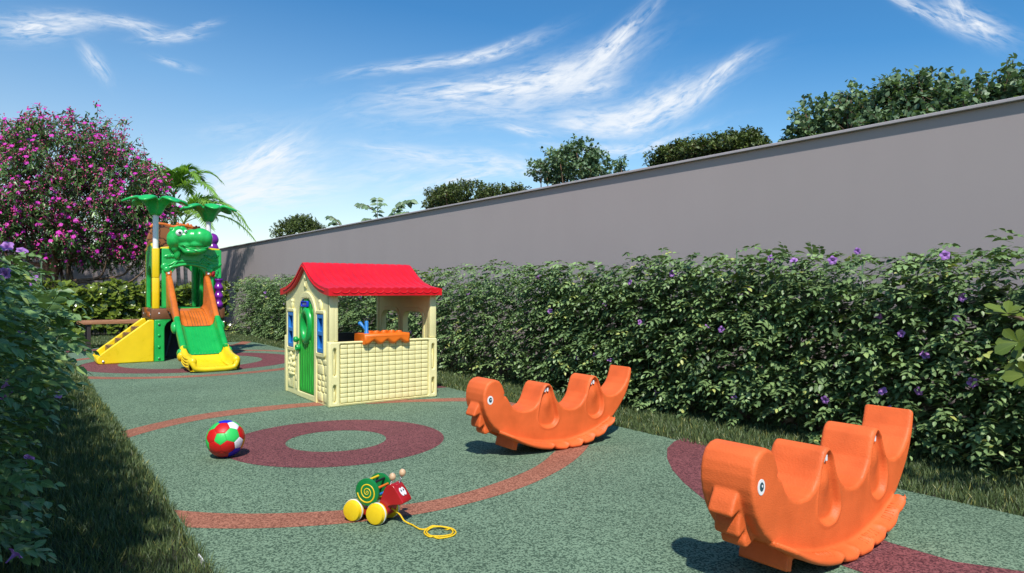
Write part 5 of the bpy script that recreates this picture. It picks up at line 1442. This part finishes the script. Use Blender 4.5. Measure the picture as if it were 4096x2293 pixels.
def leaf_tree(name, label, base, lobes, lsz, mat, nleaf, rng, r0=.05, aspect=.62, group=None, twig=.16, T=T8, F=F8, cat='tree', sub=14):
    root = thing(name, label, cat, (0, 0, 0), 0, group)
    tips, LP, LD, LN, LR, S0, S1 = [], [], [], [], [], [], []
    tot = sum(l[1][0]*l[1][2] for l in lobes)
    for c, rad, *_ in lobes:
        k = max(8, int(nleaf*rad[0]*rad[2]/tot/sub)); P, d = crown(c, rad, k, rng)
        tips += [P[i] for i in range(0, k, max(1, k//4))][:5]
        for p, dd in zip(P, d):
            ax = dd+np.array([0, 0, .5])+rng.normal(0, .35, 3); ax /= np.linalg.norm(ax)
            tl = twig*rng.uniform(.6, 1.3); a0 = p-ax*tl*.8; b0 = p+ax*tl*.5; S0.append(a0); S1.append(b0); rb = rng.uniform(.15, .85)
            for j in range(sub):
                f = rng.random(); q = a0+(b0-a0)*f
                LP.append(q+rng.normal(0, lsz*.25, 3)); v = rng.normal(0, .7, 3)+ax*.55; v[2] -= .25; LD.append(v)
                LN.append(np.array([0, 0, 1.])+rng.normal(0, .55, 3)); LR.append(np.clip(rb+rng.normal(0, .15), 0, .93))
    LL = lsz*rng.uniform(.7, 1.2, len(LP))
    V, F_, r_, u_v = leaves(np.array(LP), np.array(LD), np.array(LN), LL, LL*aspect, np.array(LR), T, F)
    fmesh('crown', V, F_, mat, root, r_, u_v)
    V, F_, r_, u_v = sticks(np.array(S0), np.array(S1), lsz*.05); fmesh('twigs', V, F_, M['bark'], root, None, None) if nleaf > 500 else None
    bm = bmesh.new(); limb_tree(bm, base, tips[:14], r0, rng, base[2]+max(.4, (lobes[0][0][2]-base[2])*.5)); obj('trunk', bm, M['bark'], root, 180)
    return root
def place(px, py, n):             # a point seen at a photograph pixel, at distance n across the garden (beyond the wall)
    return on_plane(px, py, n)
def bgtree(name, label, n, specs, lsz, mat, nleaf, seed, **kw):
    """specs: (px, py, half width px, half height px)"""
    lobes = []
    for px, py, hw, hh in specs:
        x, y, z = place(px, py, n); k = y/FPX; lobes.append(((x, y, z), (hw*k, hw*k, hh*k)))
    cx = sum(l[0][0] for l in lobes)/len(lobes); cy = sum(l[0][1] for l in lobes)/len(lobes)
    return leaf_tree(name, label, (cx, cy, 0), lobes, lsz, mat, nleaf, np.random.default_rng(seed), **kw)
GR = 'trees and shrubs beyond the right wall'
bgtree('leafy_tree', 'rightmost leafy tree over the wall, cut by the edge of the photo', 6.6, [(3990, 400, 170, 110), (3850, 440, 130, 130), (4090, 380, 120, 110), (3900, 520, 200, 100)], .056, M['bleaf'], 6000, 1, group=GR, aspect=.75)
bgtree('leafy_tree', 'tall round-leaved tree over the wall, between two similar crowns', 6.7, [(3620, 400, 100, 100), (3540, 460, 100, 110), (3720, 400, 80, 110), (3640, 520, 170, 90)], .056, M['bleaf'], 5600, 2, group=GR, aspect=.75)
bgtree('leafy_tree', 'sparse round-leaved sapling over the wall, left of the taller leafy trees', 6.8, [(3260, 480, 90, 80), (3400, 420, 75, 80), (3290, 540, 110, 60), (3420, 520, 110, 80), (3180, 555, 50, 30)], .056, M['bleaf'], 3400, 3, group=GR, aspect=.75)
bgtree('dense_shrub', 'dense dark clipped shrub over the wall, next down from the leafy trees', 8.0, [(2900, 605, 200, 55), (2720, 625, 110, 45), (2990, 575, 60, 45), (2660, 655, 70, 30)], .050, M['dleaf'], 20000, 4, group=GR, twig=.12)
bgtree('round_tree', 'mid green round-crowned tree with visible branches over the wall', 9.5, [(2290, 660, 150, 85), (2330, 620, 80, 60), (2200, 680, 90, 60), (2390, 670, 80, 60)], .080, M['bleaf'], 5200, 5, group=GR, aspect=.7)
bgtree('sapling', 'small leafy sprig over the wall right of the round-crowned tree', 9.0, [(2490, 670, 32, 36), (2470, 690, 26, 22)], .060, M['bleaf'], 320, 6, group=GR, aspect=.7)
bgtree('dense_shrub', 'long low dark shrub over the wall, left of the round-crowned tree', 9.0, [(1870, 785, 150, 55), (1790, 790, 80, 50), (1990, 775, 90, 30), (2060, 760, 50, 20), (1740, 815, 50, 30)], .050, M['dleaf'], 20000, 7, group=GR, twig=.12)
bgtree('dense_shrub', 'small domed dark shrub over the wall above the playhouse, nearest the tower', 9.5, [(1205, 930, 110, 62), (1200, 900, 70, 35)], .066, M['dleaf'], 15000, 8, group=GR, twig=.12)
def sprig(label, n, stems, lsz, seed):
    rs = np.random.default_rng(seed); root = thing('sapling', label, 'sapling', (0, 0, 0), 0, GR); bm = bmesh.new(); LP, LD, LN = [], [], []
    for st in stems:
        pts = smooth_open([place(px, py, n) for px, py in st], 5); add_tube(bm, pts, [.016*(1-.8*i/len(pts)) for i in range(len(pts))], 6)
        for i in range(5, len(pts)):
            d = (pts[i]-pts[i-1]).normalized()
            for sg in (-1, 1, -.4, .5):
                if rs.random() < 1.0:
                    v = Vector((sg*.8+rs.normal(0, .2), rs.normal(0, .5), -.35))+d*.3; LP.append(tuple(pts[i])); LD.append(tuple(v)); LN.append((rs.normal(0, .3), -.9, .45))
    LL = lsz*rs.uniform(.8, 1.25, len(LP))*1.15; V, F, r_, u_v = leaves(np.array(LP), np.array(LD), np.array(LN), LL, LL*.5, rs.uniform(.2, .9, len(LP)), droop=.3)
    fmesh('leaves', V, F, M['bleaf'], root, r_, u_v); obj('stem', bm, M['bark'], root, 180)
sprig('thin sapling with spaced drooping leaves over the wall, its twigs arching both ways', 9.0, [[(1505, 930), (1510, 860), (1508, 795)], [(1508, 860), (1480, 830), (1440, 815)], [(1510, 840), (1530, 815)], [(1545, 890), (1570, 865), (1600, 815), (1645, 800)], [(1560, 885), (1600, 855), (1625, 850)], [(1500, 900), (1480, 880), (1465, 875)]], .17, 31)
sprig('tiny two-twig seedling over the wall, between the domed shrub and the thin sapling', 9.0, [[(1366, 910), (1350, 885), (1318, 865)], [(1358, 900), (1340, 890), (1325, 892)]], .15, 32)
# ---- pink flowering tree
tb = W(.90, 19.0); rt = np.random.default_rng(17)
tree = thing('flowering_tree', 'large spreading tree covered in magenta flowers at the left behind the bench', 'tree', (0, 0, 0))
def tpt(px, py, dd=0.0):
    d = 15.75+dd; return np.array(((px-2048)/FPX*d, d, 1-(py-HY)/FPX*d))
LOBES = [((270, 760), 400, 300, 1.9), ((120, 720), 330, 270, 1.6), ((420, 800), 300, 250, 1.6), ((230, 600), 260, 160, 1.3), ((560, 850), 150, 200, 1.0), ((-120, 760), 300, 290, 1.6), ((300, 955), 330, 110, 1.4), ((540, 965), 140, 85, .8), ((90, 920), 240, 80, 1.2), ((610, 760), 70, 120, .7)]
TW_, TD = [], []
for (cx, cy), hw, hh, dp in LOBES:
    k = int(hw*hh/235); c = tpt(cx, cy); kx = 15.75/FPX
    P, d = crown(c, (hw*kx, dp, hh*kx), k, rt, .62); TW_.append(P); TD.append(d)
TW_, TD = np.concatenate(TW_), np.concatenate(TD)
# shoots along the upper outline
ex = np.array([tpt(px, py, rt.normal(0, .5)) for px, py in ((120, 480), (190, 465), (230, 478), (85, 500), (300, 490), (60, 545), (20, 570), (370, 515), (395, 545), (460, 545), (500, 565), (540, 615), (180, 520), (250, 530), (330, 540), (430, 590), (480, 620), (600, 690), (640, 730), (680, 790), (690, 860))])
TW_ = np.concatenate([TW_, ex]); TD = np.concatenate([TD, np.tile([0, 0, 1.0], (len(ex), 1))])
nT = len(TW_)
AX = norm(TD*.9+np.array([0, 0, .75])+rt.normal(0, .35, (nT, 3))); AX[-len(ex):] = norm(np.array([0, 0, 1.])+rt.normal(0, .25, (len(ex), 3)))
tl = rt.uniform(.25, .55, nT)
A0 = TW_-AX*tl[:, None]
sub = 13; f = rt.random((nT, sub)); base = A0[:, None]+AX[:, None]*(tl[:, None]*f)[..., None]
LP = (base+rt.normal(0, .03, base.shape)).reshape(-1, 3)
LD = (rt.normal(0, .75, base.shape)+AX[:, None]*.35+np.array([0, 0, -.35])).reshape(-1, 3)
LN = rt.normal(0, .5, LP.shape)+np.array([0, -.15, 1.0])
LR = np.clip(np.repeat(rt.uniform(.1, .8, nT), sub)+rt.normal(0, .18, nT*sub), 0, .94)
LL = rt.uniform(.09, .17, nT*sub)
V, F, r_, u_v = leaves(LP, LD, LN, LL, LL*.30, LR, droop=.25); fmesh('crown', V, F, M['tleaf'], tree, r_, u_v)
V, F, r_, u_v = sticks(A0-AX*.25, TW_, .008); fmesh('twigs', V, F, M['bark'], tree)
bm = bmesh.new()
tips = [tpt(px, py, rt.normal(0, .6)) for px, py in ((40, 900), (120, 760), (260, 700), (380, 760), (480, 880), (560, 980), (-100, 880), (330, 860), (200, 860), (620, 1040), (430, 990))]
limb_tree(bm, (tb[0]+.35, tb[1], 0), [tuple(t_) for t_ in tips[4:]], .085, rt, 1.3, .2)
obj('branch', bm, M['bark'], tree, 180)
bm = bmesh.new(); limb_tree(bm, tb, [tuple(t_) for t_ in tips[:5]], .13, rt, 1.7, .2); obj('trunk', bm, M['brick'], tree, 180)
def blossom():
    bm = bmesh.new(); vals = []
    for k in range(5):
        a = 2*math.pi*k/5; ca, sa = math.cos(a), math.sin(a); row = []
        for (u, wv, z) in ((.004, .006, 0), (.03, .022, .012), (.06, .036, .016), (.084, .024, .008)):
            l = bm.verts.new((ca*u-sa*wv, sa*u+ca*wv, z)); c = bm.verts.new((ca*u, sa*u, z-.004)); r = bm.verts.new((ca*u+sa*wv, sa*u-ca*wv, z)); row.append((l, c, r)); vals += [min(1, u*9)]*3
        for a_, b_ in zip(row, row[1:]):
            bm.faces.new((a_[0], a_[1], b_[1], b_[0])); bm.faces.new((a_[1], a_[2], b_[2], b_[1]))
    me = bpy.data.meshes.new('blossom'); bm.to_mesh(me); me.attributes.new('rnd', 'FLOAT', 'POINT').data.foreach_set('value', vals); bm.free(); me.materials.append(M['magenta'])
    me.polygons.foreach_set('use_smooth', [True]*len(me.polygons)); return me
BL = blossom(); bco = np.array([v.co[:] for v in BL.vertices]); bfa = np.array([p_.vertices[:] for p_ in BL.polygons]); brn = np.array([d.value for d in BL.attributes['rnd'].data])
fl_i = [i for i in range(nT) if (TD[i][1] < .30 and rt.random() < .85) or i >= nT-len(ex)]
vis = sorted(fl_i, key=lambda i: TW_[i][1])
VV, FFs, RR = [], [], []
BP, BS = [], []
for j, i in enumerate(vis):
    p_ = TW_[i]+AX[i]*.04; ax = Vector(AX[i]*.6+np.array([rt.normal(0, .3), -.45+rt.normal(0, .3), .55])).normalized(); sc = rt.uniform(.38, .60)
    q = ax.to_track_quat('Z', 'Y') @ Matrix.Rotation(rt.random()*6, 3, 'Z').to_quaternion()
    if j < 100:
        o = bpy.data.objects.new('blossom', BL); link(o, tree); o.location = p_; o.rotation_mode = 'QUATERNION'; o.rotation_quaternion = q; o.scale = (sc,)*3
    else:
        Mx = np.array(q.to_matrix()); VV.append(bco@Mx.T*sc+p_); FFs.append(bfa+len(VV[0])*(len(VV)-1)); RR.append(brn)
    for _ in range(int(rt.integers(2, 6))): BP.append(TW_[i]+rt.normal(0, .07, 3)+np.array([0, 0, -.03])); BS.append(rt.uniform(.012, .021))
for i in range(nT):
    if rt.random() < .4:
        for _ in range(3): BP.append(TW_[i]+rt.normal(0, .05, 3)); BS.append(rt.uniform(.010, .018))
o = fmesh('blossoms', np.concatenate(VV), np.concatenate(FFs), M['magenta'], tree, np.concatenate(RR)); o['kind'] = 'stuff'
octa = np.array([[1, 0, 0], [-1, 0, 0], [0, 1, 0], [0, -1, 0], [0, 0, 1.4], [0, 0, -1.4]]); of = np.array([[0, 2, 4], [2, 1, 4], [1, 3, 4], [3, 0, 4], [2, 0, 5], [1, 2, 5], [3, 1, 5], [0, 3, 5]])
BP, BS = np.array(BP), np.array(BS)
o = fmesh('buds', (BP[:, None]+octa[None]*BS[:, None, None]).reshape(-1, 3), (of[None]+(np.arange(len(BP))*6)[:, None, None]).reshape(-1, 3), M['bud'], tree); o['kind'] = 'stuff'
# ---- palms
def frond(parent, base, az, el, L, arch, rng, ll=.44, nl=34, mat='pleaf', tw=.0):
    base = Vector(base); h = Vector((math.cos(az), math.sin(az), 0)); pts = []
    for i in range(15):
        f = i/14; x = L*(math.cos(el)*f+.06*f*f); z = L*(math.sin(el)*f-arch*f*f*.9-arch*.35*f**4); pts.append(base+h*x+Vector((0, 0, z)))
    LP, LD, LN, LLs = [], [], [], []
    side = Vector((-h.y, h.x, 0))
    for i in range(nl):
        f = .16+.84*(i+.5)/nl; k = min(13, int(f*14)); p_ = pts[k].lerp(pts[k+1], f*14-k); d = (pts[k+1]-pts[k]).normalized(); up = side.cross(d).normalized()
        if up.z < 0: up = -up
        for sg in (-1, 1):
            v = d*(.55+.5*f)+side*sg*(.95-.45*f)+up*(.30-.1*f); LP.append(tuple(p_)); LD.append(tuple(v+Vector(rng.normal(0, .07, 3)))); LN.append(tuple(up-side*sg*.5)); LLs.append(ll*(1.0-.55*abs(f-.42)/.58)*(.9+.2*rng.random()))
    LLs = np.array(LLs); T = np.array([[0, .15, 0], [0, -.15, 0], [.3, .5, .2], [.3, 0, 0], [.3, -.5, .2], [.68, .34, .15], [.68, 0, 0], [.68, -.34, .15], [1, 0, 0]], float)
    Fp = np.array([[0, 1, 3], [0, 3, 2], [1, 4, 3], [2, 3, 6], [2, 6, 5], [3, 4, 7], [3, 7, 6], [5, 6, 8], [6, 7, 8]])
    rb = rng.uniform(.15, .9)
    a = leaves(np.array(LP), np.array(LD), np.array(LN), LLs, np.full(len(LP), .034*ll/.42), np.clip(rb+rng.normal(0, .12, len(LP)), 0, .93), T, Fp, droop=.38)
    P_ = np.array([tuple(q) for q in pts]); st = sticks(P_[:-1], P_[1:], np.linspace(.014, .004, 14))
    V, F, r_, u_v = join([a, (st[0], st[1], np.full(len(st[0]), .9), st[3])]); fmesh('frond', V, F, M[mat], parent, r_, u_v)
m, t, p = material('ringed_palm_trunk'); tco = t.new('ShaderNodeTexCoord'); sz_ = t.new('ShaderNodeSeparateXYZ'); t.link(tco.outputs['Object'], sz_.inputs[0])
nz = t.new('ShaderNodeTexNoise', i_Scale=9.0, i_Detail=5.0); t.link(tco.outputs['Object'], nz.inputs['Vector'])
sn = t.math('SINE', t.math('ADD', t.math('MULTIPLY', sz_.outputs[2], 58.0), t.math('MULTIPLY', nz.outputs[0], 4.0)))
t.link(t.ramp(t.math('MULTIPLY_ADD', sn, .4, t.math('MULTIPLY', nz.outputs[0], .7)), [(.1, (.50, .44, .36)), (.62, (.42, .36, .29)), (.85, (.20, .155, .12))]), p.inputs['Base Color']); p.inputs['Roughness'].default_value = .85
M['ptrunk'] = m
def palm(label, px, py_top, s_d, trunk_px, fr, seed, L=1.6, r=.055):
    rs = np.random.default_rng(seed); d = s_d; top = Vector(((px-2048)/FPX*d, d, 1-(py_top-HY)/FPX*d)); base = Vector(((trunk_px-2048)/FPX*d, d, 0))
    root = thing('palm_tree', label, 'palm tree', base, 0, 'slender palms behind the play tower')
    tp = top-base; bm = bmesh.new(); pts = smooth_open([(0, 0, -.02), (tp.x*.2, 0, tp.z*.3), (tp.x*.55, 0, tp.z*.65), tuple(tp)], 10)
    rr = [r*(1.0-.35*i/len(pts))*(1+.10*((i % 3) == 0)) for i in range(len(pts))]; add_tube(bm, pts, rr, 10); obj('trunk', bm, M['ptrunk'], root, 180)
    bm = bmesh.new(); add_tube(bm, [tp+Vector((0, 0, -.32)), tp+Vector((0, 0, -.1)), tp+Vector((0, 0, .12))], [r*.85, r*.95, r*.5], 10); obj('crownshaft', bm, M['rachis'], root, 180)
    for az, el, ar, k in fr: frond(root, tp+Vector((0, 0, .08)), R(az), R(el), L*k, ar, rs)
palm('taller slender palm behind the play tower, its crown above both palm leaf tops', 695, 795, 17.6, 722, [(180, 55, .55, 1.15), (165, 40, .45, .9), (150, 62, .5, .8), (205, 62, .6, .9), (60, 78, .25, .62), (15, 58, .50, 1.0), (340, 66, .55, .85), (-20, 40, .55, .85), (250, 55, .5, .7), (95, 50, .5, .8), (290, 70, .35, .6), (120, 70, .4, .7), (172, 66, .42, 1.05), (188, 48, .4, 1.0), (40, 66, .5, .8), (5, 72, .42, .8)], 41, 1.9)
palm('shorter slender palm behind the dinosaur head, fronds drooping to the right', 735, 905, 17.5, 748, [(10, 62, .62, 1.15), (-12, 45, .62, 1.25), (30, 55, .60, 1.1), (0, 28, .55, 1.0), (-40, 35, .55, .8), (170, 60, .6, .7), (195, 45, .6, .6), (60, 70, .5, .8), (330, 60, .55, .9), (260, 50, .5, .6), (-5, 70, .7, 1.1)], 42, 1.9)
def young(label, px, d, fr, seed, L, ll):
    rs = np.random.default_rng(seed); root = thing('young_palm', label, 'palm', ((px-2048)/FPX*d, d, 0), 0, 'young palms in the back border')
    bm = bmesh.new(); add_tube(bm, [(0, 0, 0), (0, 0, .35)], [.05, .03], 8); obj('stem', bm, M['rachis'], root, 180)
    for az, el, ar, k in fr: frond(root, (0, 0, .3), R(az), R(el), L*k, ar, rs, ll, 20)
young('young palm arching dark fronds over the back hedge left of the play tower', 585, 16.6, [(175, 62, .55, 1.2), (190, 55, .45, 1.0), (160, 70, .5, 1.1), (60, 70, .5, .8), (240, 70, .5, .8), (0, 70, .5, .7)], 51, 1.75, .5)
young('young palm with light green fronds seen through the play tower arch', 815, 16.7, [(170, 66, .5, 1.0), (140, 72, .45, .9), (20, 60, .5, .8), (200, 60, .5, .9), (330, 62, .5, .75), (260, 70, .5, .8)], 52, 1.35, .40)
